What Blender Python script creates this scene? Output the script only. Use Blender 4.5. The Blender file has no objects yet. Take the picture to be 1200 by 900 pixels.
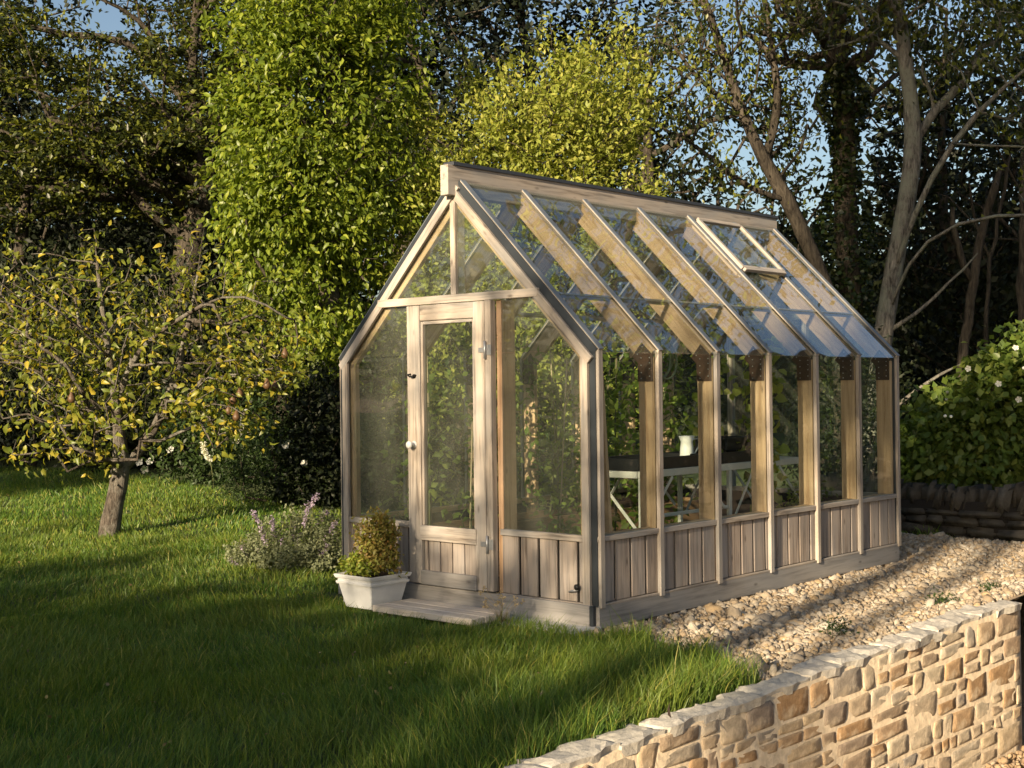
import bpy, bmesh, math, random
import numpy as np
from mathutils import Vector, Matrix

R = math.radians
rng = np.random.default_rng(7)
random.seed(7)
sc = bpy.context.scene
col = sc.collection

# ------------------------------------------------------------------ camera
F_PX, PIT, ROL, EYE = 1566.0, R(.246), R(.70), 1.5
cam_d = bpy.data.cameras.new('camera')
cam_d.sensor_width = 36
cam_d.lens = F_PX / 1200 * 36
cam_d.clip_end = 1000
cam = bpy.data.objects.new('camera', cam_d)
col.objects.link(cam)
cam.matrix_world = Matrix.Translation((0, 0, EYE)) @ Matrix.Rotation(R(90) + PIT, 4, 'X') @ Matrix.Rotation(-ROL, 4, 'Z')
sc.camera = cam

# ------------------------------------------------------------------ light
SUN_LEFT, SUN_EL = 31.5, 17.5          # degrees left of straight behind the camera, elevation
S_H = Vector((-math.sin(R(SUN_LEFT)), -math.cos(R(SUN_LEFT)), 0))
S_DIR = (S_H * math.cos(R(SUN_EL)) + Vector((0, 0, math.sin(R(SUN_EL))))).normalized()
world = bpy.data.worlds.new('World')
sc.world = world
world.use_nodes = True
wn = world.node_tree
sky = wn.nodes.new('ShaderNodeTexSky')
sky.sky_type = 'NISHITA'
sky.sun_disc = False
sky.sun_elevation = R(SUN_EL)
sky.sun_rotation = math.atan2(S_H.x, S_H.y)
sky.air_density = 1.0
sky.dust_density = 2.2
wn.links.new(sky.outputs[0], wn.nodes['Background'].inputs[0])
wn.nodes['Background'].inputs[1].default_value = 0.058
sun_d = bpy.data.lights.new('sun', 'SUN')
sun_d.energy = 5.0
sun_d.angle = R(.53)
sun_d.color = (1.0, .80, .55)
sun = bpy.data.objects.new('sun', sun_d)
col.objects.link(sun)
sun.rotation_euler = S_DIR.to_track_quat('Z', 'Y').to_euler()
sc.view_settings.view_transform = 'Standard'
sc.view_settings.look = 'None'
sc.view_settings.exposure = 1.32
sc.view_settings.gamma = 1
sc.cycles.use_denoising = True
sc.cycles.max_bounces = 7
sc.cycles.transparent_max_bounces = 32
sc.cycles.caustics_reflective = False
sc.cycles.caustics_refractive = False
sc.cycles.use_adaptive_sampling = True


# ------------------------------------------------------------------ helpers
def ray(px, py):
    a, b = (px - 600) / F_PX, (450 - py) / F_PX
    u = a * math.cos(ROL) + b * math.sin(ROL)
    v = -a * math.sin(ROL) + b * math.cos(ROL)
    return np.array([u, math.cos(PIT) - math.sin(PIT) * v, math.sin(PIT) + math.cos(PIT) * v])


def at(px, py, d):                     # point at depth d (metres along +Y)
    D = ray(px, py)
    return D / D[1] * d + np.array([0, 0, EYE])


def on(px, py, z):                     # point on the level z
    D = ray(px, py)
    return D * ((z - EYE) / D[2]) + np.array([0, 0, EYE])


def smooth(a, b, x):
    t = np.clip((x - a) / (b - a), 0, 1)
    return t * t * (3 - 2 * t)


def tag(o, label=None, cat=None, group=None, kind=None):
    if label: o['label'] = label
    if cat: o['category'] = cat
    if group: o['group'] = group
    if kind: o['kind'] = kind
    return o


def empty(name, loc=(0, 0, 0), rz=0, label=None, cat=None, group=None, parent=None):
    o = bpy.data.objects.new(name, None)
    col.objects.link(o)
    o.location = loc
    o.rotation_euler = (0, 0, rz)
    o.parent = parent
    o.empty_display_size = .1
    return tag(o, label, cat, group)


def link(name, me, parent=None, mat=None, matrix=None):
    o = bpy.data.objects.new(name, me)
    col.objects.link(o)
    if mat is not None and not me.materials:
        me.materials.append(mat)
    o.parent = parent
    if matrix is not None:
        o.matrix_local = matrix
    return o


def np_mesh(name, V, Fs, mat=None, smooth_=False):
    """V (n,3); Fs: (m,k) array or list of such arrays"""
    me = bpy.data.meshes.new(name)
    if not isinstance(Fs, list): Fs = [Fs]
    Fs = [f for f in Fs if len(f)]
    V = np.asarray(V, np.float32)
    me.vertices.add(len(V))
    me.vertices.foreach_set('co', V.ravel())
    loops = np.concatenate([f.ravel() for f in Fs]).astype(np.int32)
    tot = np.concatenate([np.full(len(f), f.shape[1]) for f in Fs]).astype(np.int32)
    start = np.concatenate([[0], np.cumsum(tot)[:-1]]).astype(np.int32)
    me.loops.add(len(loops))
    me.loops.foreach_set('vertex_index', loops)
    me.polygons.add(len(tot))
    me.polygons.foreach_set('loop_start', start)
    me.polygons.foreach_set('loop_total', tot)
    if smooth_:
        me.polygons.foreach_set('use_smooth', np.ones(len(tot), bool))
    me.update(calc_edges=True)
    if mat is not None: me.materials.append(mat)
    return me


def bm_mesh(name, bm, mat=None, smooth_=False):
    me = bpy.data.meshes.new(name)
    bm.normal_update()
    bm.to_mesh(me)
    bm.free()
    if mat is not None: me.materials.append(mat)
    if smooth_:
        for p in me.polygons: p.use_smooth = True
    return me


_box_cache = {}


def box_mesh(l, w, t, bev, mat):
    """box along +X from 0 to l, w along Y, t along Z, chamfered"""
    key = (round(l, 3), round(w, 4), round(t, 4), bev, mat.name)
    if key in _box_cache: return _box_cache[key]
    bm = bmesh.new()
    bmesh.ops.create_cube(bm, size=1)
    for v in bm.verts:
        v.co = Vector(((v.co.x + .5) * l, v.co.y * w, v.co.z * t))
    if bev:
        bmesh.ops.bevel(bm, geom=bm.edges[:], offset=bev, segments=1, affect='EDGES')
    me = bm_mesh('member', bm, mat)
    _box_cache[key] = me
    return me


def member(name, p0, p1, w, t, mat, parent, side=None, bev=.003, label=None):
    """timber from p0 to p1; `side` is the direction of its width w (default: horizontal)"""
    p0, p1 = Vector(p0), Vector(p1)
    x = (p1 - p0)
    l = x.length
    x = x / l
    s = Vector(side) if side is not None else Vector((0, 0, 1)).cross(x)
    if s.length < 1e-6: s = Vector((0, 1, 0))
    s = (s - x * s.dot(x)).normalized()
    n = x.cross(s)
    M = Matrix((x, s, n)).transposed().to_4x4()
    M.translation = p0
    o = link(name, box_mesh(l, w, t, bev, mat), parent, None, M)
    if label: o['label'] = label
    return o


def prism(name, pts, normal, t, mat, parent, bev=0):
    """flat polygon (list of 3D points) thickened by t along normal"""
    bm = bmesh.new()
    n = Vector(normal).normalized()
    a = [bm.verts.new(Vector(p)) for p in pts]
    b = [bm.verts.new(Vector(p) + n * t) for p in pts]
    k = len(pts)
    bm.faces.new(list(reversed(a)))
    bm.faces.new(b)
    for i in range(k):
        bm.faces.new((a[i], a[(i + 1) % k], b[(i + 1) % k], b[i]))
    bmesh.ops.recalc_face_normals(bm, faces=bm.faces)
    if bev: bmesh.ops.bevel(bm, geom=bm.edges[:], offset=bev, segments=1, affect='EDGES')
    return link(name, bm_mesh(name, bm, mat), parent)


def tube_arrays(pts, rad, sides, cap=True):
    pts = np.asarray(pts, float)
    n = len(pts)
    rad = np.broadcast_to(np.asarray(rad, float), (n,))
    tan = np.gradient(pts, axis=0)
    tan /= np.linalg.norm(tan, axis=1, keepdims=True) + 1e-9
    ref = np.array([0.31, .95, .05]) if abs(tan[0][2]) > .7 else np.array([0.05, .1, 1.])
    a = np.cross(tan, ref)
    a /= np.linalg.norm(a, axis=1, keepdims=True) + 1e-9
    b = np.cross(tan, a)
    th = np.arange(sides) / sides * 2 * math.pi
    V = pts[:, None] + rad[:, None, None] * (np.cos(th)[None, :, None] * a[:, None] + np.sin(th)[None, :, None] * b[:, None])
    V = V.reshape(-1, 3)
    i = np.arange(n - 1)[:, None] * sides
    j = np.arange(sides)[None, :]
    jn = (j + 1) % sides
    Fq = np.stack([i + j, i + jn, i + sides + jn, i + sides + j], -1).reshape(-1, 4)
    if cap:
        V = np.vstack([V, pts[-1:], pts[:1]])
        e = (n - 1) * sides
        F3 = np.array([[e + k, e + (k + 1) % sides, len(V) - 2] for k in range(sides)] + [[(k + 1) % sides, k, len(V) - 1] for k in range(sides)])
    else:
        F3 = np.zeros((0, 3), int)
    return V, Fq, F3


class Acc:
    def __init__(s): s.V, s.Q, s.T, s.n = [], [], [], 0

    def add(s, V, Q=None, T=None):
        s.V.append(V)
        if Q is not None and len(Q): s.Q.append(np.asarray(Q) + s.n)
        if T is not None and len(T): s.T.append(np.asarray(T) + s.n)
        s.n += len(V)

    def mesh(s, name, mat, smooth_=False):
        Fs = []
        if s.Q: Fs.append(np.concatenate(s.Q))
        if s.T: Fs.append(np.concatenate(s.T))
        return np_mesh(name, np.concatenate(s.V), Fs, mat, smooth_)


def tube(name, pts, rad, sides, mat, parent=None):
    V, Q, T = tube_arrays(pts, rad, sides)
    a = Acc(); a.add(V, Q, T)
    return link(name, a.mesh(name, mat, True), parent)


# ------------------------------------------------------------------ materials
def new_mat(name):
    m = bpy.data.materials.new(name)
    m.use_nodes = True
    nt = m.node_tree
    bs = nt.nodes['Principled BSDF']
    return m, nt, bs


def N(nt, t, **kw):
    n = nt.nodes.new(t)
    for k, v in kw.items():
        if k in n.bl_rna.properties: setattr(n, k, v)
        else: n.inputs[k.replace('_', ' ')].default_value = v
    return n


def ramp(nt, fac, stops, interp='LINEAR'):
    r = nt.nodes.new('ShaderNodeValToRGB')
    r.color_ramp.interpolation = interp
    e = r.color_ramp.elements
    while len(e) < len(stops): e.new(.5)
    for k, (p, c) in enumerate(stops):
        e[k].position = p
        e[k].color = (*c, 1) if len(c) == 3 else c
    nt.links.new(fac, r.inputs[0])
    return r.outputs[0]


def mixc(nt, fac, a, b, mode='MIX'):
    m = nt.nodes.new('ShaderNodeMix')
    m.data_type = 'RGBA'
    m.blend_type = mode
    for s, v in ((m.inputs[0], fac), (m.inputs[6], a), (m.inputs[7], b)):
        if hasattr(v, 'is_output'): nt.links.new(v, s)
        else: s.default_value = v if isinstance(v, (int, float)) else (*v, 1)
    return m.outputs[2]


def math_n(nt, op, a, b=None):
    m = nt.nodes.new('ShaderNodeMath')
    m.operation = op
    for s, v in ((m.inputs[0], a), (m.inputs[1], b)):
        if v is None: continue
        if hasattr(v, 'is_output'): nt.links.new(v, s)
        else: s.default_value = v
    return m.outputs[0]


def bump(nt, bs, h, strength, dist=.01):
    b = nt.nodes.new('ShaderNodeBump')
    b.inputs['Strength'].default_value = strength
    b.inputs['Distance'].default_value = dist
    nt.links.new(h, b.inputs['Height'])
    nt.links.new(b.outputs[0], bs.inputs['Normal'])


def wood(name, light, dark, grey, greyness=.5, rough=.75):
    m, nt, bs = new_mat(name)
    L = nt.links.new
    tc = N(nt, 'ShaderNodeTexCoord')
    oi = N(nt, 'ShaderNodeObjectInfo')
    off = N(nt, 'ShaderNodeVectorMath', operation='MULTIPLY_ADD')
    cx = N(nt, 'ShaderNodeCombineXYZ')
    L(oi.outputs['Random'], cx.inputs[0]); L(oi.outputs['Random'], cx.inputs[1]); L(oi.outputs['Random'], cx.inputs[2])
    L(cx.outputs[0], off.inputs[0])
    off.inputs[1].default_value = (37, 53, 71)
    L(tc.outputs['Object'], off.inputs[2])
    sc_ = N(nt, 'ShaderNodeVectorMath', operation='MULTIPLY')
    L(off.outputs[0], sc_.inputs[0]); sc_.inputs[1].default_value = (2.2, 38, 38)
    g = N(nt, 'ShaderNodeTexNoise', Scale=1.0, Detail=5.0, Roughness=.6, Distortion=.35)
    L(sc_.outputs[0], g.inputs['Vector'])
    sc2 = N(nt, 'ShaderNodeVectorMath', operation='MULTIPLY')
    L(off.outputs[0], sc2.inputs[0]); sc2.inputs[1].default_value = (1.6, 5, 5)
    pat = N(nt, 'ShaderNodeTexNoise', Scale=1.0, Detail=4.0, Roughness=.6)
    L(sc2.outputs[0], pat.inputs['Vector'])
    base = ramp(nt, g.outputs[0], [(.33, dark), (.52, light), (.75, tuple(min(1, c * 1.12) for c in light))])
    gf = math_n(nt, 'MULTIPLY', ramp(nt, pat.outputs[0], [(.35, (0, 0, 0)), (.65, (1, 1, 1))]), greyness)
    c = mixc(nt, gf, base, mixc(nt, .55, grey, base, 'MULTIPLY'))
    c = mixc(nt, gf, base, grey)
    c = mixc(nt, .35, c, base, 'MIX')
    # knots
    sc3 = N(nt, 'ShaderNodeVectorMath', operation='MULTIPLY')
    L(off.outputs[0], sc3.inputs[0]); sc3.inputs[1].default_value = (3.6, 9, 9)
    vo = N(nt, 'ShaderNodeTexVoronoi', Scale=1.0)
    L(sc3.outputs[0], vo.inputs['Vector'])
    kn = ramp(nt, vo.outputs['Distance'], [(.03, (1, 1, 1)), (.13, (0, 0, 0))])
    c = mixc(nt, math_n(nt, 'MULTIPLY', kn, .7), c, tuple(d * .45 for d in dark))
    # board to board
    hv = N(nt, 'ShaderNodeHueSaturation')
    L(c, hv.inputs['Color'])
    vv = N(nt, 'ShaderNodeMapRange')
    L(oi.outputs['Random'], vv.inputs[0]); vv.inputs[3].default_value = .82; vv.inputs[4].default_value = 1.14
    L(vv.outputs[0], hv.inputs['Value'])
    L(hv.outputs[0], bs.inputs['Base Color'])
    bs.inputs['Roughness'].default_value = rough
    bs.inputs['Specular IOR Level'].default_value = .25
    bump(nt, bs, g.outputs[0], .35, .004)
    return m


def plain(name, c, rough=.6, metal=0, spec=.5, var=0, noise=0, nscale=8, bumps=0):
    m, nt, bs = new_mat(name)
    bs.inputs['Roughness'].default_value = rough
    bs.inputs['Metallic'].default_value = metal
    bs.inputs['Specular IOR Level'].default_value = spec
    bs.inputs['Base Color'].default_value = (*c, 1)
    if noise:
        tc = N(nt, 'ShaderNodeTexCoord')
        n = N(nt, 'ShaderNodeTexNoise', Scale=nscale, Detail=6.0, Roughness=.65)
        nt.links.new(tc.outputs['Object'], n.inputs['Vector'])
        lo = tuple(x * (1 - noise) for x in c); hi = tuple(min(1, x * (1 + noise * .6)) for x in c)
        nt.links.new(ramp(nt, n.outputs[0], [(.3, lo), (.7, hi)]), bs.inputs['Base Color'])
        if bumps: bump(nt, bs, n.outputs[0], bumps, .01)
    return m


def leaf_mat(name, cols, trans=.35, rough=.45, trans_tint=1.5, spec=.3):
    """cols: list of leaf colours, one picked for each leaf"""
    m, nt, bs = new_mat(name)
    L = nt.links.new
    ge = N(nt, 'ShaderNodeNewGeometry')
    st = [((k + .5) / len(cols), c) for k, c in enumerate(cols)]
    c = ramp(nt, ge.outputs['Random Per Island'], st)
    L(c, bs.inputs['Base Color'])
    bs.inputs['Roughness'].default_value = rough
    bs.inputs['Specular IOR Level'].default_value = spec
    tr = N(nt, 'ShaderNodeBsdfTranslucent')
    tint = mixc(nt, 1.0, c, (trans_tint, trans_tint, trans_tint * .45), 'MULTIPLY')
    L(tint, tr.inputs['Color'])
    mx = N(nt, 'ShaderNodeMixShader')
    mx.inputs[0].default_value = trans
    L(bs.outputs[0], mx.inputs[1]); L(tr.outputs[0], mx.inputs[2])
    L(mx.outputs[0], nt.nodes['Material Output'].inputs['Surface'])
    return m


def bark_mat(name, a, b, scale=9, lichen=None):
    m, nt, bs = new_mat(name)
    tc = N(nt, 'ShaderNodeTexCoord')
    mp = N(nt, 'ShaderNodeMapping')
    mp.inputs['Scale'].default_value = (1, 1, .22)
    nt.links.new(tc.outputs['Object'], mp.inputs[0])
    n = N(nt, 'ShaderNodeTexNoise', Scale=scale * 2.2, Detail=6.0, Roughness=.7, Distortion=.6)
    nt.links.new(mp.outputs[0], n.inputs['Vector'])
    c = ramp(nt, n.outputs[0], [(.35, a), (.62, b)])
    if lichen:
        n2 = N(nt, 'ShaderNodeTexNoise', Scale=3.5, Detail=8.0, Roughness=.7)
        nt.links.new(tc.outputs['Object'], n2.inputs['Vector'])
        c = mixc(nt, ramp(nt, n2.outputs[0], [(.46, (0, 0, 0)), (.6, (1, 1, 1))]), c, lichen)
    nt.links.new(c, bs.inputs['Base Color'])
    bs.inputs['Roughness'].default_value = .9
    bs.inputs['Specular IOR Level'].default_value = .15
    bump(nt, bs, n.outputs[0], 1.0, .06)
    return m


def stone_mat(name, cols, mottling=.5, nscale=14, rough=.9, smear=None):
    m, nt, bs = new_mat(name)
    L = nt.links.new
    oi = N(nt, 'ShaderNodeObjectInfo')
    ge = N(nt, 'ShaderNodeNewGeometry')
    st = [((k + .5) / len(cols), c) for k, c in enumerate(cols)]
    rnd = math_n(nt, 'FRACT', math_n(nt, 'ADD', oi.outputs['Random'], ge.outputs['Random Per Island']))
    c = ramp(nt, rnd, st)
    tc = N(nt, 'ShaderNodeTexCoord')
    n = N(nt, 'ShaderNodeTexNoise', Scale=nscale, Detail=8.0, Roughness=.7)
    L(tc.outputs['Object'], n.inputs['Vector'])
    n2 = N(nt, 'ShaderNodeTexNoise', Scale=nscale * .3, Detail=4.0, Roughness=.6)
    L(tc.outputs['Object'], n2.inputs['Vector'])
    k = ramp(nt, n.outputs[0], [(.28, (1 - mottling,) * 3), (.7, (1 + mottling * .3,) * 3)])
    c = mixc(nt, 1.0, c, k, 'MULTIPLY')
    c = mixc(nt, ramp(nt, n2.outputs[0], [(.5, (0, 0, 0)), (.64, (.8, .8, .8) if smear else (.5, .5, .5))]), c, smear or tuple(np.mean(cols, 0)))
    L(c, bs.inputs['Base Color'])
    bs.inputs['Roughness'].default_value = rough
    bs.inputs['Specular IOR Level'].default_value = .2
    bump(nt, bs, n.outputs[0], .7, .012)
    return m


def glass_mat(name, dirt=.05, dirt_hi=.2, tint=(.95, .985, .965), strength=1.7, streak=False):
    m, nt, bs = new_mat(name)
    L = nt.links.new
    nt.nodes.remove(bs)
    fr = N(nt, 'ShaderNodeFresnel', IOR=1.5)
    ge = N(nt, 'ShaderNodeNewGeometry')
    fac = math_n(nt, 'MULTIPLY', fr.outputs[0], strength)
    fac = math_n(nt, 'MULTIPLY', fac, math_n(nt, 'SUBTRACT', 1.0, ge.outputs['Backfacing']))
    fac = math_n(nt, 'MINIMUM', fac, 1.0)
    tr = N(nt, 'ShaderNodeBsdfTransparent'); tr.inputs[0].default_value = (*tint, 1)
    gl = N(nt, 'ShaderNodeBsdfGlossy'); gl.inputs['Roughness'].default_value = .015
    tc = N(nt, 'ShaderNodeTexCoord')
    nw = N(nt, 'ShaderNodeTexNoise', Scale=2.2, Detail=1.0)
    L(tc.outputs['Object'], nw.inputs['Vector'])
    bp = N(nt, 'ShaderNodeBump'); bp.inputs['Strength'].default_value = .12; bp.inputs['Distance'].default_value = .02
    L(nw.outputs[0], bp.inputs['Height']); L(bp.outputs[0], gl.inputs['Normal'])
    m1 = N(nt, 'ShaderNodeMixShader')
    L(fac, m1.inputs[0]); L(tr.outputs[0], m1.inputs[1]); L(gl.outputs[0], m1.inputs[2])
    n = N(nt, 'ShaderNodeTexNoise', Scale=5.0, Detail=9.0, Roughness=.7, Distortion=.4)
    if streak:
        mp = N(nt, 'ShaderNodeMapping'); mp.inputs['Scale'].default_value = (1.2, 4.5, 1)
        L(tc.outputs['Object'], mp.inputs[0]); L(mp.outputs[0], n.inputs['Vector'])
    else:
        L(tc.outputs['Object'], n.inputs['Vector'])
    mr = N(nt, 'ShaderNodeMapRange')
    L(n.outputs[0], mr.inputs[0])
    mr.inputs[1].default_value = .42; mr.inputs[2].default_value = .75
    mr.inputs[3].default_value = dirt; mr.inputs[4].default_value = dirt_hi
    df = N(nt, 'ShaderNodeBsdfDiffuse'); df.inputs[0].default_value = (.42, .43, .36, 1)
    tl = N(nt, 'ShaderNodeBsdfTranslucent'); tl.inputs[0].default_value = (.42, .43, .36, 1)
    ds = N(nt, 'ShaderNodeMixShader'); L(df.outputs[0], ds.inputs[1]); L(tl.outputs[0], ds.inputs[2])
    m2 = N(nt, 'ShaderNodeMixShader')
    L(mr.outputs[0], m2.inputs[0]); L(m1.outputs[0], m2.inputs[1]); L(ds.outputs[0], m2.inputs[2])
    L(m2.outputs[0], nt.nodes['Material Output'].inputs['Surface'])
    return m


M_WOOD = wood('weathered_wood', (.42, .36, .295), (.17, .14, .11), (.27, .275, .275), 1.0)
M_BOARD = wood('cladding_wood', (.36, .295, .24), (.15, .115, .09), (.28, .275, .27), .95)
M_WARM = wood('inner_wood', (.55, .375, .235), (.38, .235, .135), (.42, .31, .22), .25)
M_BASE_SHADE = wood('shaded_base_wood', (.30, .285, .265), (.17, .16, .15), (.27, .275, .28), .95)  # greyer copy of the timber: bluish shade at the base put into the colour
M_PALE = wood('pale_step_wood', (.60, .53, .44), (.40, .34, .27), (.50, .48, .45), .6)
M_PLANK = wood('brown_plank_wood', (.34, .20, .105), (.20, .11, .055), (.26, .19, .13), .3)
M_CAP = plain('grey_metal', (.16, .185, .215), .5, .2, .5, noise=.2)
M_STRIP = plain('dark_strip', (.035, .043, .052), .5, .3)
M_RIDGECAP = plain('ridge_cap', (.055, .06, .07), .5, .4)
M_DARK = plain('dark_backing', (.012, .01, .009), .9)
M_GUSSET = plain('brown_gusset', (.055, .028, .017), .45, 0, .5, noise=.4, nscale=20)
M_STEEL = plain('bright_steel', (.36, .37, .38), .45, .6)
M_BLACKIRON = plain('black_iron', (.02, .02, .022), .5, .5)
M_WHITE = plain('white_paint', (.74, .74, .71), .45, 0, .4, noise=.12, nscale=5)
M_POT = plain('white_planter', (.62, .63, .63), .5, 0, .35, noise=.14, nscale=6, bumps=.08)
M_CREAM = plain('cream_metal', (.66, .64, .58), .5, 0, .4, noise=.1)
M_TRAY = plain('black_tray', (.012, .012, .013), .45, 0, .4)
M_SOIL = plain('soil', (.045, .03, .02), .95, 0, .1, noise=.5, nscale=30, bumps=.8)
M_CONC = plain('concrete', (.50, .49, .46), .9, 0, .2, noise=.3, nscale=9, bumps=.4)
M_GLASS = glass_mat('gable_glass', .07, .13, strength=3.0)
M_GLASS_SIDE = glass_mat('side_glass', .003, .03, strength=1.2)
M_GLASS_ROOF = glass_mat('roof_glass', .03, .13, strength=2.5, streak=True)

# ================================================================== terrain
YAW = R(42.02)
GX, GY = -.403, 9.295
W2, LEN, HE = 1.243, 4.227, 1.76
ex = np.array([math.cos(YAW), -math.sin(YAW), 0]); ey = np.array([math.sin(YAW), math.cos(YAW), 0])
G0 = np.array([GX, GY, 0])


def gw(x, y, z=0):                     # greenhouse coordinates to world
    return G0 + ex * x + ey * y + np.array([0, 0, z])


def to_gl(x, y):
    dx, dy = np.asarray(x) - GX, np.asarray(y) - GY
    return dx * ex[0] + dy * ex[1], dx * ey[0] + dy * ey[1]


# retaining wall line (outer edge of its top)
WA = on(687, 885, -.05); WB = on(1195, 703, .08)
wdir = (WB - WA); wdir[2] = 0; WLEN = np.linalg.norm(wdir); wdir /= WLEN
wnorm = np.array([wdir[1], -wdir[0], 0])      # pointing to the right, away from the lawn


def wall_uv(x, y):
    dx, dy = np.asarray(x) - WA[0], np.asarray(y) - WA[1]
    return dx * wdir[0] + dy * wdir[1], -(dx * wnorm[0] + dy * wnorm[1])   # v > 0 on the lawn side


def wall_top(u):
    return -.05 + .13 * np.clip(np.asarray(u) / WLEN, -.6, 1.3)


def hz(x, y):
    x = np.asarray(x, float); y = np.asarray(y, float)
    left = smooth(.3, -3.2, x)
    z = left * (.030 * np.clip(y - 9.2, 0, 4) + .062 * np.clip(y - 13, 0, 12))
    z = z + smooth(11, 30, y) * .5 * (1 - left)
    z = z + .016 * np.sin(x * 1.7 + .4 * y) * np.sin(y * 1.3 - .6 * x) * smooth(9.5, 7.5, y + .25 * x)
    lx_, ly_ = to_gl(x, y)
    z = z - .055 * smooth(-2.6, -1.2, lx_) * smooth(-1.1, -.25, ly_) * smooth(5.6, 4.2, ly_)
    u, v = wall_uv(x, y)
    near = smooth(1.1, .15, v)
    z = z * (1 - near) + (wall_top(u) - .035) * near
    z = z + .05 * smooth(-6, -14, x)
    return z


# lower level (reaches the horizon)
LOW = -.95
m, nt, bs = new_mat('lower_earth')
tc = N(nt, 'ShaderNodeTexCoord')
n1 = N(nt, 'ShaderNodeTexNoise', Scale=3.0, Detail=8.0, Roughness=.7)
nt.links.new(tc.outputs['Object'], n1.inputs['Vector'])
nt.links.new(ramp(nt, n1.outputs[0], [(.3, (.20, .14, .085)), (.7, (.36, .27, .18))]), bs.inputs['Base Color'])
bs.inputs['Roughness'].default_value = .95
M_LOW = m
s = 400
lowme = np_mesh('ground', np.array([[-s, -s, LOW], [s, -s, LOW], [s, s, LOW], [-s, s, LOW]]), np.array([[0, 1, 2, 3]]), M_LOW)
tag(link('ground', lowme), 'buff earth ground of the lower level reaching to the horizon', None, None, 'structure')

# upper level: lawn sheet up to the retaining wall
m, nt, bs = new_mat('lawn_soil')
tc = N(nt, 'ShaderNodeTexCoord')
n1 = N(nt, 'ShaderNodeTexNoise', Scale=1.1, Detail=9.0, Roughness=.75)
nt.links.new(tc.outputs['Object'], n1.inputs['Vector'])
n2 = N(nt, 'ShaderNodeTexNoise', Scale=60.0, Detail=4.0, Roughness=.7)
nt.links.new(tc.outputs['Object'], n2.inputs['Vector'])
c = ramp(nt, n1.outputs[0], [(.3, (.055, .085, .018)), (.7, (.085, .12, .025))])
c = mixc(nt, ramp(nt, n2.outputs[0], [(.4, (0, 0, 0)), (.7, (.7, .7, .7))]), c, (.03, .028, .012))
nt.links.new(c, bs.inputs['Base Color'])
bs.inputs['Roughness'].default_value = .95
bump(nt, bs, n2.outputs[0], .8, .02)
M_LAWN = m
us = np.unique(np.concatenate([np.linspace(-60, -4, 20), np.linspace(-4, 24, 113), np.linspace(24, 90, 16)]))
vs = np.unique(np.concatenate([np.linspace(.12, 22, 100), np.linspace(22, 90, 18)]))
U, Vv = np.meshgrid(us, vs, indexing='ij')
X = WA[0] + U * wdir[0] - Vv * wnorm[0]
Y = WA[1] + U * wdir[1] - Vv * wnorm[1]
Z = hz(X, Y)
nu, nv = len(us), len(vs)
ii, jj = np.meshgrid(np.arange(nu - 1), np.arange(nv - 1), indexing='ij')
q = np.stack([ii * nv + jj, (ii + 1) * nv + jj, (ii + 1) * nv + jj + 1, ii * nv + jj + 1], -1).reshape(-1, 4)
tag(link('lawn', np_mesh('lawn', np.stack([X, Y, Z], -1).reshape(-1, 3), q, M_LAWN, True)), 'upper garden ground under the grass around the greenhouse', None, None, 'structure')

# gravel bed between greenhouse, lawn and wall
GEDGE = [on(722, 739, 0)[:2], on(770, 748, 0)[:2], on(830, 764, 0)[:2], on(872, 781, 0)[:2], on(900, 802, -.02)[:2]]


def gravel_mask(x, y):
    lx, ly = to_gl(x, y)
    u, v = wall_uv(x, y)
    e = np.array(GEDGE)
    # lawn edge expressed as minimum ly for a given lx
    el = np.array([to_gl(p[0], p[1]) for p in e])
    o = np.argsort(el[:, 0])
    lim = np.interp(lx, el[o, 0], el[o, 1], left=el[o, 1][0], right=el[o, 1][-1])
    lim = lim + .05 * np.sin(lx * 9) + .03 * np.sin(lx * 23 + 1)
    return ((lx > W2 - .08) | ((ly > LEN + .02) & (lx > .2))) & (ly > lim) & (v > .1) & (ly < 5.75)


gx_, gy_ = np.meshgrid(np.arange(.2, 3.6, .05), np.arange(-1.6, 5.9, .05), indexing='ij')
GXw = G0[0] + ex[0] * gx_ + ey[0] * gy_; GYw = G0[1] + ex[1] * gx_ + ey[1] * gy_


def gravel_z(x, y):
    lx, ly = to_gl(x, y)
    u, v = wall_uv(x, y)
    return hz(x, y) + .004


msk = gravel_mask(GXw, GYw)
a_, b_ = GXw.shape
vid = np.arange(a_ * b_).reshape(a_, b_)
cell = msk[:-1, :-1] & msk[1:, :-1] & msk[:-1, 1:] & msk[1:, 1:]
qq = np.stack([vid[:-1, :-1], vid[1:, :-1], vid[1:, 1:], vid[:-1, 1:]], -1)[cell]
M_GRAVELBED = plain('gravel_fines', (.36, .28, .19), .95, 0, .2, noise=.45, nscale=25, bumps=.8)
gbed = np_mesh('gravel_bed', np.stack([GXw, GYw, gravel_z(GXw, GYw)], -1).reshape(-1, 3), qq, M_GRAVELBED, True)
tag(link('gravel_bed', gbed), 'bed of buff fines under the gravel beside the greenhouse', None, None, 'structure')


# ================================================================== greenhouse
gh = empty('greenhouse', gw(0, 0, 0), -YAW, 'weathered timber greenhouse with glass roof, plank door and low board walls', 'greenhouse')
ZB, ZS = .125, .56                     # top of base, top of sill
BAYS = [LEN / 6 * k for k in range(7)]
RT2 = math.sqrt(.5)
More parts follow.
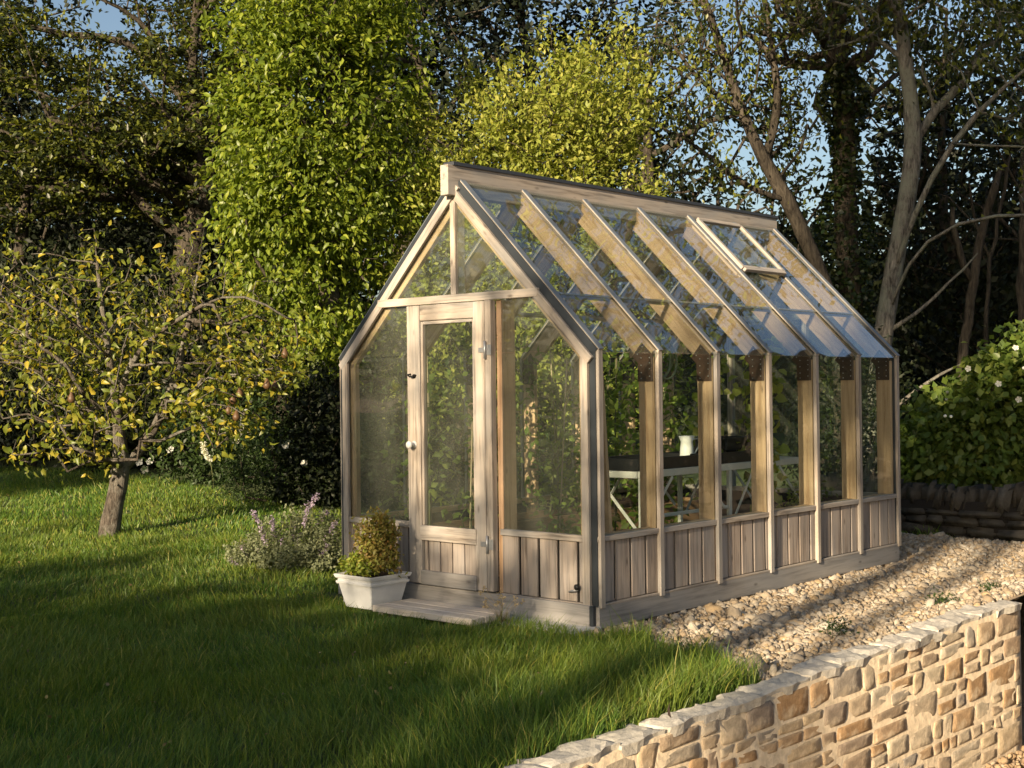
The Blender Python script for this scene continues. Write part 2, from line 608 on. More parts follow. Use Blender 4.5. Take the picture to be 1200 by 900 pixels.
# base
member('base_board', (-W2, .012, .047), (W2 - .055, .012, .047), .15, .05, M_BASE_SHADE, gh, side=(0, 0, 1))
member('base_board', (W2 - .03, .03, .047), (W2 - .03, LEN, .047), .15, .05, M_BASE_SHADE, gh, side=(0, 0, 1))
member('base_board', (-W2 + .03, .04, .047), (-W2 + .03, LEN, .047), .15, .05, M_BASE_SHADE, gh, side=(0, 0, 1))
member('base_board', (-W2 + .06, LEN - .03, .047), (W2 - .06, LEN - .03, .047), .15, .05, M_BASE_SHADE, gh, side=(0, 0, 1))
member('corner_block', (W2 - .045, .012, -.02), (W2 - .045, .012, .118), .03, .03, M_STRIP, gh)
member('plinth', (-.92, -.10, -.085), (W2 + .0, -.10, -.085), .30, .15, M_CONC, gh, side=(0, 1, 0), bev=.008)

# dark backing behind the cladding gaps
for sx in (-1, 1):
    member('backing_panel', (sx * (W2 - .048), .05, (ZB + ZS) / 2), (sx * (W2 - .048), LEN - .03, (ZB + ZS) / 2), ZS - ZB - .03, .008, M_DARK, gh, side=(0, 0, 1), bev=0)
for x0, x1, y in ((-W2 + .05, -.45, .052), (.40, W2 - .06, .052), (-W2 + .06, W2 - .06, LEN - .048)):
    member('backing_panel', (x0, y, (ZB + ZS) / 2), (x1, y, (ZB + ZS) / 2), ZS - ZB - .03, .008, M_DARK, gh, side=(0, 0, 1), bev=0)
# cladding boards: right, left, gables
PIT_B, WB_ = .1668, .144
ysb = np.arange(.07, LEN - .03, PIT_B)
for sx in (-1, 1):
    for y in ysb:
        w = min(WB_, LEN - .02 - y)
        if w < .03: continue
        dz = random.uniform(-.003, .003)
        member('cladding_board', (sx * (W2 - .033 + random.uniform(-.0015, .0015)), y + w / 2, ZB + .006), (sx * (W2 - .033), y + w / 2, ZS - .04 + dz), w, .018, M_BOARD, gh, side=(0, 1, 0))
for x0, x1, y in ((-W2 + .09, -.455, .034), (.415, W2 - .1, .034), (-W2 + .1, W2 - .1, LEN - .03)):
    x = x0
    while x < x1 - .02:
        w = min(WB_, x1 - x)
        member('cladding_board', (x + w / 2, y + random.uniform(-.0015, .0015), ZB + .006), (x + w / 2, y, ZS - .04), w, .018, M_BOARD, gh, side=(1, 0, 0))
        x += PIT_B
# sills
for sx in (-1, 1):
    member('sill_rail', (sx * (W2 - .035), .03, ZS - .02), (sx * (W2 - .035), LEN - .01, ZS - .02), .062, .036, M_WOOD, gh)
    member('inner_sill', (sx * (W2 - .09), .06, ZS - .018), (sx * (W2 - .09), LEN - .06, ZS - .018), .045, .04, M_WARM, gh)
    member('bottom_rail', (sx * (W2 - .028), .08, ZB - .006), (sx * (W2 - .028), LEN - .01, ZB - .006), .05, .016, M_WOOD, gh)
member('sill_rail', (-W2 + .08, .03, ZS - .02), (-.448, .03, ZS - .02), .05, .04, M_WOOD, gh)
member('sill_rail', (.412, .03, ZS - .02), (W2 - .09, .03, ZS - .02), .05, .04, M_WOOD, gh)
member('sill_rail', (-W2 + .08, LEN - .03, ZS - .02), (W2 - .08, LEN - .03, ZS - .02), .05, .04, M_WOOD, gh)
member('bottom_rail', (.412, .03, ZB - .006), (W2 - .09, .03, ZB - .006), .045, .018, M_WOOD, gh)

RZ = HE + W2                            # where the roof planes meet


def roof(x, off=0):                     # z of the roof plane at |x|, offset outwards by off
    return RZ - abs(x) + off / RT2


XR = .045                               # ridge beam half thickness
# frames: posts, rafters, gusset plates, outer battens and roof bars
for k, y in enumerate(BAYS):
    yy = .066 if k == 0 else (LEN - .066 if k == 6 else y)
    for sx in (-1, 1):
        X0 = sx * (W2 - .03 - .065)
        member('post', (X0, yy, ZB), (X0, yy, HE - .05), .13, .042, M_WARM, gh, side=(1, 0, 0))
        nrm = Vector((sx * RT2, 0, RT2))
        a = Vector((sx * (W2 - .012), yy, HE + .012)) - nrm * .09
        b = Vector((sx * XR, yy, roof(XR))) - nrm * .09
        member('rafter', a, b, .13, .042, M_WARM, gh, side=nrm)
        if k > 0:
            yf = yy - .024
            gp = [(sx * (W2 - .034), yf, HE - .215), (sx * (W2 - .16), yf, HE - .215), (sx * (W2 - .16), yf, HE - .09),
                  (sx * (W2 - .205), yf, HE - .045), (sx * (W2 - .125), yf, HE + .05), (sx * (W2 - .034), yf, HE - .04)]
            g_ = prism('gusset_plate', gp, (0, -1, 0), .004, M_GUSSET, gh)
            if sx == 1 or k < 3:
                ac = Acc()
                for (ax, az) in ((-.06, -.055), (-.06, -.09), (-.06, -.13), (-.06, -.18), (-.13, -.055), (-.13, -.105), (-.13, -.155), (-.13, -.195), (-.16, -.03), (-.12, .02)):
                    V, Q, T = tube_arrays([(sx * (W2 + ax), yf - .004, HE + az), (sx * (W2 + ax), yf - .0075, HE + az)], .0048, 6)
                    ac.add(V, Q, T)
                tag(link('screw_heads', ac.mesh('screw_heads', M_STEEL), g_), kind='stuff')
        # outer batten on the wall and capped bar on the roof
        yb = .058 if k == 0 else (LEN - .012 if k == 6 else y)
        member('wall_batten', (sx * (W2 - .006), yb, ZB - .022), (sx * (W2 - .006), yb, HE - .005), .046, .03, M_WOOD, gh, side=(0, 1, 0))
        a = Vector((sx * (W2 + .012), yb, HE - .012)) + nrm * .001
        b = Vector((sx * XR, yb, roof(XR))) + nrm * .001
        member('roof_bar', a, b, .044, .010, M_WOOD, gh, side=(0, 1, 0))
        member('bar_cap', a + nrm * .0075, b + nrm * .0075, .05, .006, M_CAP, gh, side=(0, 1, 0), bev=.001)

# corner and verge trim at both gables
for yg, dy in ((0, 1), (LEN, -1)):
    for sx in (-1, 1):
        xa = sx * (W2 - .086)
        zt = HE - .038
        member('corner_batten', (xa, yg + dy * .012, ZB - .02), (xa, yg + dy * .012, zt), .058, .026, M_WOOD, gh, side=(1, 0, 0))
        member('corner_strip', (sx * (W2 - .043), yg + dy * .031, ZB - .015), (sx * (W2 - .043), yg + dy * .031, HE - .02), .062, .010, M_STRIP, gh, side=(1, 0, 0), bev=0)
        nrm = Vector((sx * RT2, 0, RT2))
        a = Vector((sx * W2, yg + dy * .012, HE)) - nrm * .084
        a = a + Vector((sx, 0, -1)) * .020
        b = Vector((sx * .02, yg + dy * .012, roof(.02))) - nrm * .084
        member('verge_board', a, b, .06, .027, M_WOOD, gh, side=nrm)
        a = Vector((sx * W2, yg + dy * .031, HE)) - nrm * .032 + Vector((sx, 0, -1)) * .006
        b = Vector((sx * XR, yg + dy * .031, roof(XR))) - nrm * .032
        member('verge_strip', a, b, .062, .010, M_STRIP, gh, side=nrm, bev=0)

# ridge
member('ridge_beam', (0, -.075, RZ - .045), (0, LEN + .05, RZ - .045), .21, .075, M_WOOD, gh, side=(0, 0, 1))
member('ridge_cap', (0, -.03, RZ + .071), (0, LEN + .06, RZ + .071), .10, .026, M_RIDGECAP, gh, side=(1, 0, 0), bev=.002)
# tie beam, king post (front), same at the back
for yg, dy in ((0, 1), (LEN, -1)):
    member('tie_beam', (-.775, yg + dy * .010, 2.14), (.775, yg + dy * .010, 2.14), .056, .03, M_WOOD, gh, side=(0, 0, 1))
    member('king_post', (-.014, yg + dy * .065, 2.17), (-.014, yg + dy * .065, RZ - .16), .05, .10, M_WOOD, gh, side=(1, 0, 0))
# purlins
for sx in (-1, 1):
    nrm = Vector((sx * RT2, 0, RT2))
    c0 = Vector((sx * .86, .03, roof(.86))) - nrm * .03
    member('purlin', c0, c0 + Vector((0, LEN - .06, 0)), .035, .025, M_WOOD, gh, side=nrm)
# gable glazing
GT = .005


def pane(pts, n, mat, name='pane', parent=gh, t=GT):
    o = prism(name, pts, n, t, mat, parent)
    return o


zj = HE - .012


def rx(z): return RZ - z - .10          # inner half width of the gable at height z


for yg, dy in ((.034, 1), (LEN - .034, -1)):
    n_ = (0, dy, 0)
    for (x0, x1) in ((-W2 + .08, -.43), (.37, W2 - .08)):
        pane([(x0, yg, ZS - .01), (x1, yg, ZS - .01), (x1, yg, zj), (x0, yg, zj)], n_, M_GLASS)
        if x0 < 0:
            pane([(-rx(zj) - .03, yg, zj + .004), (x1, yg, zj + .004), (x1, yg, 2.14), (-rx(2.14) - .03, yg, 2.14)], n_, M_GLASS)
        else:
            pane([(x0, yg, zj + .004), (rx(zj) + .03, yg, zj + .004), (rx(2.14) + .03, yg, 2.14), (x0, yg, 2.14)], n_, M_GLASS)
        zt_ = RZ - .17
        if x0 < 0:
            pane([(-rx(2.145) - .03, yg, 2.145), (-.02, yg, 2.145), (-.02, yg, zt_), (-rx(zt_) - .03, yg, zt_)], n_, M_GLASS)
        else:
            pane([(-.018, yg, 2.145), (rx(2.145) + .03, yg, 2.145), (rx(zt_) + .03, yg, zt_), (-.018, yg, zt_)], n_, M_GLASS)
# back gable middle pane (no door)
pane([(-.425, LEN - .034, ZS - .01), (.365, LEN - .034, ZS - .01), (.365, LEN - .034, 2.14), (-.425, LEN - .034, 2.14)], (0, -1, 0), M_GLASS)
for x in (-.43, .37):
    member('mullion', (x, LEN - .04, ZS), (x, LEN - .04, 2.12), .05, .06, M_WOOD, gh, side=(1, 0, 0))
# side and roof glazing
for k in range(6):
    y0 = BAYS[k] + (.06 if k == 0 else .004); y1 = BAYS[k + 1] - .004
    for sx in (-1, 1):
        xg = sx * (W2 - .024)
        pane([(xg, y0, ZS - .005), (xg, y1, ZS - .005), (xg, y1, HE - .012), (xg, y0, HE - .012)], (-sx, 0, 0), M_GLASS_SIDE)
        nrm = Vector((sx * RT2, 0, RT2))
        for (xa, xb, lift) in ((.868, W2 + .018, 0), (XR, .872, .006)):
            a = Vector((sx * xa, 0, roof(xa))) - nrm * (.012 - lift)
            b = Vector((sx * xb, 0, roof(xb))) - nrm * (.012 - lift)
            o = link('pane', box_mesh((b - a).length, y1 - y0, GT, 0, M_GLASS_ROOF), gh)
            x = (b - a).normalized()
            Mx = Matrix((x, Vector((0, 1, 0)), x.cross(Vector((0, 1, 0))))).transposed().to_4x4()
            Mx.translation = a + Vector((0, (y0 + y1) / 2, 0))
            o.matrix_local = Mx

# roof vent in the fifth bay of the right slope
ve = empty('roof_vent', (0, 0, 0), 0, parent=gh)
nrm = Vector((RT2, 0, RT2)); dwn = Vector((RT2, 0, -RT2))
vt = Vector((XR + .06, 0, roof(XR + .06))) + nrm * .03
y0, y1 = BAYS[4] + .03, BAYS[5] - .03
vl = .62
member('vent_rail', vt + Vector((0, y0, 0)) + dwn * vl, vt + Vector((0, y1, 0)) + dwn * vl, .055, .03, M_WOOD, ve, side=dwn)
member('vent_rail', vt + Vector((0, y0, 0)), vt + Vector((0, y1, 0)), .045, .03, M_WOOD, ve, side=dwn)
for y in (y0, y1):
    member('vent_stile', vt + Vector((0, y, 0)), vt + Vector((0, y, 0)) + dwn * vl, .04, .03, M_WOOD, ve, side=(0, 1, 0))
pv = [vt + Vector((0, y0, 0)), vt + Vector((0, y1, 0)), vt + Vector((0, y1, 0)) + dwn * vl, vt + Vector((0, y0, 0)) + dwn * vl]
pane([p - nrm * .004 for p in pv], nrm, M_GLASS_ROOF, 'pane', ve)
mid = (y0 + y1) / 2
for dyy, dd in ((-.05, .50), (.16, .58)):
    tube('opener_arm', [vt + Vector((0, mid - .12, 0)) + dwn * .22 - nrm * .10, vt + Vector((0, mid + dyy, 0)) + dwn * dd - nrm * .03], .010, 6, M_WHITE, ve)

# door
door = empty('door', (0, 0, 0), 0, parent=gh)
DZ0, DZ1 = .137, 2.105
yd = -.012
XL0, XL1, XR0, XR1 = -.437, -.308, .218, .320
member('stile', ((XL0 + XL1) / 2, yd, DZ0), ((XL0 + XL1) / 2, yd, DZ1), XL1 - XL0, .042, M_WOOD, door, side=(1, 0, 0))
member('stile', ((XR0 + XR1) / 2, yd, DZ0), ((XR0 + XR1) / 2, yd, DZ1), XR1 - XR0, .042, M_WOOD, door, side=(1, 0, 0))
member('rail', (XL1 + .001, yd + .002, 2.05), (XR0 - .001, yd + .002, 2.05), .11, .038, M_WOOD, door, side=(0, 0, 1))
member('rail', (XL1 - .006, yd - .019, .497), (XR0 + .012, yd - .019, .497), .105, .022, M_WOOD, door, side=(0, 0, 1))
member('rail', (XL1 - .006, yd - .019, .182), (XR0 + .012, yd - .019, .182), .10, .022, M_BASE_SHADE, door, side=(0, 0, 1))
x = XL1 + .003
bw = (XR0 - XL1) / 4
for k in range(5):
    w = [.04, .115, .115, .115, .12][k]
    member('door_board', (x + w / 2, yd + .012, .15), (x + w / 2, yd + .012, .53), w - .008, .018, M_BOARD, door, side=(1, 0, 0))
    x += w + .003
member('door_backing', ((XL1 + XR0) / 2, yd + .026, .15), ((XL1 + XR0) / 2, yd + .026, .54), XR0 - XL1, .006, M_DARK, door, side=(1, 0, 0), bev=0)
# beads round the glass
for (p, q_) in (((XL1 + .012, .55), (XL1 + .012, 1.99)), ((XR0 - .007, .55), (XR0 - .007, 1.99))):
    member('glazing_bead', (p[0], yd + .004, p[1]), (q_[0], yd + .004, q_[1]), .022, .03, M_WOOD, door, side=(1, 0, 0))
member('glazing_bead', (XL1 + .024, yd + .004, 1.98), (XR0 - .02, yd + .004, 1.98), .022, .03, M_WOOD, door, side=(0, 0, 1))
pane([(XL1, yd + .006, .54), (XR0, yd + .006, .54), (XR0, yd + .006, 1.99), (XL1, yd + .006, 1.99)], (0, 1, 0), M_GLASS, 'pane', door)
# door post with hinges, inner jambs
member('door_post', (.351, -.004, ZB + .012), (.351, -.004, 2.108), .056, .054, M_WOOD, gh, side=(1, 0, 0))
member('jamb', (.40, .10, ZB), (.40, .10, 2.11), .045, .14, M_WARM, gh, side=(1, 0, 0))
member('jamb', (-.46, .10, ZB), (-.46, .10, 2.11), .045, .14, M_WARM, gh, side=(1, 0, 0))
for z in (.455, 1.772):
    hg = empty('hinge', (0, 0, 0), 0, parent=door)
    tube('hinge_pin', [(.338, -.045, z - .06), (.338, -.045, z + .06)], .009, 8, M_STEEL, hg)
    member('hinge_leaf', (.27, -.036, z), (.335, -.036, z), .034, .005, M_STEEL, hg, side=(0, 0, 1), bev=.001)
    member('hinge_leaf', (.335, -.034, z), (.385, -.034, z), .07, .005, M_STEEL, hg, side=(0, 0, 1), bev=.001)


def lathe(name, prof, seg, mat, parent=None, M=None, smooth_=True):
    prof = np.array(prof, float)
    th = np.arange(seg) / seg * 2 * math.pi
    V = np.stack([prof[:, 0, None] * np.cos(th), prof[:, 0, None] * np.sin(th), np.repeat(prof[:, 1, None], seg, 1)], -1).reshape(-1, 3)
    i = np.arange(len(prof) - 1)[:, None] * seg; j = np.arange(seg)[None]; jn = (j + 1) % seg
    Fq = np.stack([i + j, i + jn, i + seg + jn, i + seg + j], -1).reshape(-1, 4)
    o = link(name, np_mesh(name, V, Fq, mat, smooth_), parent)
    if M is not None: o.matrix_local = M
    return o


Mk = Matrix.Translation((-.372, yd - .02, 1.118)) @ Matrix.Rotation(R(90), 4, 'X')
lathe('knob', [(.0, 0), (.026, 0), (.026, .006), (.010, .010), (.010, .030), (.020, .036), (.028, .046), (.027, .058), (.018, .066), (0, .068)], 16, M_WHITE, door, Mk)
lt = empty('latch', (0, 0, 0), 0, parent=door)
tube('latch_hook', [(-.40, yd - .022, 1.62), (-.40, yd - .05, 1.615), (-.375, yd - .055, 1.60), (-.35, yd - .05, 1.605), (-.345, yd - .02, 1.61)], .006, 6, M_BLACKIRON, lt)
lathe('latch_plate', [(0, 0), (.016, 0), (.014, .012), (0, .014)], 10, M_BLACKIRON, lt, Matrix.Translation((-.36, yd - .021, 1.605)) @ Matrix.Rotation(R(90), 4, 'X'))
# hook low on the front corner
hk = empty('door_hook', (0, 0, 0), 0, parent=gh)
tube('hook_rod', [(1.0, .018, .19), (1.03, -.01, .20), (1.06, -.012, .205), (1.09, .0, .21)], .006, 6, M_STEEL, hk)
lathe('hook_eye', [(0, 0), (.018, 0), (.02, .012), (.01, .02), (0, .02)], 10, M_BLACKIRON, hk, Matrix.Translation((1.085, .0, .23)) @ Matrix.Rotation(R(90), 4, 'X'))
# inside floor
member('floor_bed', (-W2 + .07, LEN / 2, -.005), (W2 - .07, LEN / 2, -.005), LEN - .1, .05, M_SOIL, gh, side=(0, 1, 0), bev=0)


# ================================================================== trees and plants
def leaves(C, size, rngl, out=None, up=.5, hi=False, droop=0.0, width=.5, axis=None, jitter=.35, curl=.25):
    """leaf faces round the points C (n,3)"""
    n = len(C)
    if axis is None:
        d = rngl.normal(size=(n, 3)); d[:, 2] *= .6
    else:
        d = axis + rngl.normal(size=(n, 3)) * jitter
    d[:, 2] -= droop
    d /= np.linalg.norm(d, axis=1, keepdims=True) + 1e-9
    nn = rngl.normal(size=(n, 3)); nn[:, 2] = np.abs(nn[:, 2]) * .6 + up
    if out is not None: nn += out
    nn -= d * (nn * d).sum(1, keepdims=True)
    nn /= np.linalg.norm(nn, axis=1, keepdims=True) + 1e-9
    s_ = np.cross(d, nn)
    L = size * rngl.uniform(.65, 1.3, (n, 1))
    w = L * width * .5
    fold = rngl.uniform(.1, .45, (n, 1)) * w
    if hi:
        k1, k2 = .30, .68
        cr = curl * rngl.uniform(.2, 1.6, (n, 1)) * L
        V = np.stack([C,
                      C + d * L * k1 + s_ * w + nn * fold, C + d * L * k2 + s_ * w * .8 + nn * (fold - cr * .35),
                      C + d * L - nn * cr,
                      C + d * L * k2 - s_ * w * .8 + nn * (fold - cr * .35), C + d * L * k1 - s_ * w + nn * fold,
                      C + d * L * .5 - nn * cr * .12], 1)
        T = np.array([[0, 1, 6], [1, 2, 6], [2, 3, 6], [3, 4, 6], [4, 5, 6], [5, 0, 6]])
        k = 7
    else:
        V = np.stack([C - d * L * .5, C - d * L * .05 + s_ * w + nn * fold, C + d * L * .5, C - d * L * .05 - s_ * w + nn * fold], 1)
        T = np.array([[0, 1, 2], [0, 2, 3]])
        k = 4
    F = (np.arange(n)[:, None, None] * k + T[None]).reshape(-1, 3)
    return V.reshape(-1, 3), F


def blob_pts(blobs, rngl, shell=.55):
    out = []
    for (c, r, n) in blobs:
        d = rngl.normal(size=(n, 3)); d /= np.linalg.norm(d, axis=1, keepdims=True)
        rad = rngl.uniform(shell ** 3, 1, (n, 1)) ** (1 / 3)
        rad *= 1 + .18 * np.sin(d[:, :1] * 5 + c[0]) * np.sin(d[:, 2:] * 6 + c[2])
        out.append(np.asarray(c) + d * rad * np.asarray(r))
    return np.concatenate(out)


def skeleton(limbs, tips, rngl, step=.35, wob=.06, pathw=.25, downpen=.6):
    P, par, plen = [], [], []
    for li, pts in enumerate(limbs):
        pts = np.asarray(pts, float)
        dense = [pts[0]]
        for a, b in zip(pts[:-1], pts[1:]):
            k = max(1, int(np.linalg.norm(b - a) / step))
            for t in range(1, k + 1): dense.append(a + (b - a) * t / k)
        dense = np.array(dense)
        if len(dense) > 4:
            for _ in range(2): dense[1:-1] = (dense[:-2] + 2 * dense[1:-1] + dense[2:]) / 4
        if P:
            dd = np.linalg.norm(np.array(P) - dense[0], axis=1)
            pi = int(np.argmin(dd))
            if dd[pi] < .02: dense = dense[1:]
        else:
            pi = -1
        for p in dense:
            P.append(p); par.append(pi)
            plen.append(0 if pi < 0 else plen[pi] + np.linalg.norm(p - P[pi]))
            pi = len(P) - 1
    nl = len(P)
    arr = np.array(P)
    key = np.array([np.min(np.linalg.norm(arr - t, axis=1)) for t in tips]) if len(tips) else np.array([])
    cap = nl + len(tips) * 40
    A = np.zeros((cap, 3)); A[:nl] = arr
    PL = np.zeros(cap); PL[:nl] = plen
    n = nl
    ends = []
    for ti in np.argsort(key):
        t = tips[ti]
        dv = t - A[:n]
        dist = np.linalg.norm(dv, axis=1)
        cost = dist + pathw * PL[:n] + downpen * np.maximum(0, -dv[:, 2])
        pi = int(np.argmin(cost))
        k = max(1, min(30, int(dist[pi] / step)))
        s0 = A[pi].copy()
        bow = rngl.normal(size=3) * wob * dist[pi]; bow[2] += wob * dist[pi]
        for q in range(1, k + 1):
            f = q / k
            p = s0 + (t - s0) * f + bow * 4 * f * (1 - f) + (rngl.normal(size=3) * .02 if q < k else 0)
            A[n] = p; par.append(pi); PL[n] = PL[pi] + np.linalg.norm(p - A[pi])
            pi = n; n += 1
        ends.append(pi)
    A = A[:n]
    cnt = np.zeros(n)
    cnt[ends] = 1
    haskid = np.zeros(n, bool)
    for i in range(n - 1, -1, -1):
        if not haskid[i]: cnt[i] = max(cnt[i], 1)
        if par[i] >= 0:
            cnt[par[i]] += cnt[i]; haskid[par[i]] = True
    return A, par, cnt, ends


def branch_mesh(name, A, par, cnt, R0, rtip, mat, power=.5, flare=1.25, minr=0):
    n = len(A)
    r = np.maximum(rtip, R0 * (cnt / cnt[0]) ** power)
    kids = [[] for _ in range(n)]
    for i, p in enumerate(par):
        if p >= 0: kids[p].append(i)
    acc = Acc()
    stack = [(0, None)]
    while stack:
        st, pr = stack.pop()
        chain = [st] if pr is None else [pr, st]
        cur = st
        while kids[cur]:
            ks = sorted(kids[cur], key=lambda k: -cnt[k])
            for k in ks[1:]: stack.append((k, cur))
            cur = ks[0]; chain.append(cur)
        if len(chain) < 2: continue
        rr = r[chain].copy()
        if pr is not None: rr[0] = rr[1]
        else: rr[:2] *= (flare, (1 + flare) / 2)
        rr[-1] *= .6
        if rr.max() < minr: continue
        sides = 10 if rr.max() > .07 else (6 if rr.max() > .025 else (4 if rr.max() > .01 else 3))
        V, Q, T = tube_arrays(A[chain], rr, sides, cap=sides > 4)
        acc.add(V, Q, T)
    return acc.mesh(name, mat, True)


def tree(name, label, limbs, tips, per_tip, spread, size, lmat, bmat, R0, seed, rtip=.006, cat='tree', group=None, hi=False, width=.5, droop=.2,
         up=.5, step=.35, power=.5, center=None, minr=0, pathw=.25, downpen=.6, curl=.25, sprays=False, zflat=1.0, outb=.6):
    rl = np.random.default_rng(seed)
    base = np.asarray(limbs[0][0], float)
    root = empty(name, base, 0, label, cat, group)
    A, par, cnt, ends = skeleton(limbs, tips, rl, step=step, pathw=pathw, downpen=downpen)
    tr = link('trunk', branch_mesh('trunk', A - base, par, cnt, R0, rtip, bmat, power, minr=minr), root)
    if len(tips) and per_tip:
        E_ = A[ends]
        Pp = A[[par[e] for e in ends]]
        C = np.repeat(E_, per_tip, 0)
        back = np.repeat(Pp - E_, per_tip, 0)
        C = C + back * rl.uniform(0, 1.0, (len(C), 1)) + rl.normal(size=C.shape) * spread * np.array([1, 1, zflat])
        cen = np.mean(tips, 0) if center is None else np.asarray(center)
        out = C - cen
        out /= np.linalg.norm(out, axis=1, keepdims=True) + 1e-9
        V, F = leaves(C - base, size, rl, out * outb, up, hi, droop, width, axis=(out * .5 if not sprays else out * np.array([1, 1, .2])), jitter=.7, curl=curl)
        link('crown', np_mesh('crown', V, F, lmat), root)
    return root


BARK_PEAR = bark_mat('pear_bark', (.04, .033, .027), (.16, .135, .11), 14, (.22, .21, .18))
BARK_DARK = bark_mat('dark_bark', (.03, .025, .02), (.10, .085, .065), 9)
BARK_ASH = bark_mat('ash_bark', (.05, .045, .038), (.27, .25, .215), 10, (.22, .225, .18))
L_PEAR = leaf_mat('pear_leaves', [(.13, .17, .03), (.20, .23, .035), (.09, .12, .022), (.30, .29, .04), (.15, .19, .03), (.42, .33, .035), (.12, .14, .025)], .4, .38)
L_BRIGHT = leaf_mat('bright_leaves', [(.10, .145, .017), (.18, .235, .024), (.06, .095, .013), (.27, .31, .034), (.13, .18, .02)], .4, .4)
L_YELLOW = leaf_mat('yellow_green_leaves', [(.25, .29, .05), (.20, .24, .04), (.32, .33, .065), (.15, .19, .03), (.36, .36, .08)], .38, .5)
L_BEECH = leaf_mat('beech_lit_and_shaded_leaves', [(.018, .027, .006), (.035, .046, .009), (.014, .022, .005), (.20, .215, .028), (.022, .032, .007), (.10, .12, .018)], .25, .4)  # dark majority and few bright leaves paint in shade and lit sprays
L_DARK = leaf_mat('shade_black_leaves', [(.006, .011, .003), (.009, .015, .004), (.005, .009, .003), (.015, .021, .005)], .1, .6)  # near-black: the shade inside the wood is put into the leaf colour
L_IVY = leaf_mat('ivy_leaves', [(.018, .034, .010), (.028, .045, .012), (.015, .026, .008), (.05, .06, .015)], .15, .35)
L_BUSH = leaf_mat('bush_leaves', [(.08, .13, .025), (.12, .17, .03), (.06, .10, .02), (.17, .21, .045)], .35, .4)
L_TOM = leaf_mat('tomato_leaves', [(.13, .20, .035), (.20, .27, .05), (.09, .14, .028), (.26, .30, .07)], .45, .5)
L_VINE = leaf_mat('vine_leaves', [(.24, .30, .06), (.32, .36, .09), (.18, .23, .045), (.42, .42, .13)], .5, .5)
L_CAT = leaf_mat('catmint_leaves', [(.16, .185, .095), (.22, .24, .135), (.12, .14, .075)], .3, .6)
L_HERB = leaf_mat('herb_leaves', [(.17, .23, .03), (.25, .30, .045), (.13, .18, .025), (.28, .26, .05)], .35, .45)
L_RUST = leaf_mat('rusty_leaves', [(.17, .15, .035), (.22, .17, .045), (.13, .15, .03), (.24, .14, .045), (.19, .21, .04)], .35, .5)
L_FERN = leaf_mat('fennel_leaves', [(.03, .055, .014), (.045, .075, .018), (.022, .04, .012)], .25, .5)
M_MAUVE = leaf_mat('mauve_petals', [(.42, .34, .46), (.32, .25, .38), (.50, .43, .52)], .3, .6, 1.0)
M_PETAL = leaf_mat('white_petals', [(.75, .75, .70), (.68, .68, .60)], .3, .5, 1.0)
M_STEM = plain('green_stem', (.12, .13, .05), .7)
M_STRAW = plain('straw_stem', (.40, .32, .20), .8)


def gnd(px, d, dz=0):                  # point of the upper ground below pixel column px at depth d
    D = ray(px, 450)
    x = D[0] / D[1] * d
    return np.array([x, d, float(hz(x, d)) + dz])


# ---- pear tree on the lawn
pd = 13.0
pb = at(127, 621, pd)
pb[2] = float(hz(pb[0], pb[1])) - .03
fork = at(146, 548, pd)
limbs = [[pb, at(132, 592, pd), at(140, 568, pd), fork, at(140, 520, pd), at(137, 478, pd - .1), at(128, 420, pd - .3), at(118, 350, pd - .3), at(112, 290, pd - .2)],
         [fork, at(172, 524, pd + .1), at(196, 470, pd + .2), at(214, 415, pd + .3), at(222, 375, pd + .3), at(232, 320, pd + .2), at(238, 275, pd)],
         [at(137, 478, pd - .1), at(150, 425, pd - .2), at(180, 390, pd - .3), at(205, 378, pd - .4), at(255, 345, pd - .6), at(290, 340, pd - .7), at(335, 372, pd - .6)],
         [at(146, 548, pd), at(118, 533, pd - .4), at(85, 530, pd - .6), at(55, 510, pd - .8)],
         [at(128, 420, pd - .3), at(90, 380, pd - .7), at(50, 350, pd - .9), at(10, 330, pd - 1.0)],
         [at(222, 375, pd + .3), at(280, 380, pd + .4), at(325, 420, pd + .3)],
         [at(140, 520, pd), at(95, 470, pd + .5), at(45, 440, pd + .8), at(-10, 420, pd + .9)]]
rl = np.random.default_rng(3)
pear_blobs = [(at(110, 370, pd), (1.0, .95, .75), 150), (at(235, 385, pd), (.95, .95, .72), 130), (at(60, 430, pd), (.9, .9, .7), 110),
              (at(300, 420, pd - .2), (.55, .7, .52), 70), (at(20, 360, pd), (.6, .8, .7), 70), (at(160, 480, pd - .3), (1.0, .8, .45), 70),
              (at(270, 480, pd - .3), (.5, .6, .42), 55), (at(75, 510, pd - .3), (.6, .6, .35), 45)]
tips = blob_pts(pear_blobs, rl, .3)
for (px, py) in ((110, 268), (95, 285), (72, 300), (150, 290), (185, 285), (222, 272), (262, 285), (275, 310), (212, 300), (55, 310), (128, 300), (300, 330), (20, 315), (345, 375), (365, 395)):
    q0 = at(px, py, pd + rl.uniform(-.5, .5))
    tips = np.vstack([tips, q0[None], (q0 + [.03, 0, -.16])[None], (q0 + [-.03, 0, -.32])[None]])
tips = tips[(tips[:, 2] > 1.5 - (575 - 450) / F_PX * pd)]
pear = tree('pear_tree', 'small gnarled pear tree with yellowing curled leaves standing on the lawn', limbs, tips, 6, .075, .07, L_PEAR, BARK_PEAR, .088, 11, rtip=.0045,
            hi=True, width=.52, droop=.25, step=.16, power=.46, curl=.5, up=.3)
M_PEAR = plain('russet_pear', (.10, .055, .025), .5, 0, .4, noise=.4, nscale=30)
prof = [(0, 0), (.018, .003), (.031, .018), (.034, .034), (.028, .054), (.017, .072), (.011, .086), (.005, .093), (0, .094)]
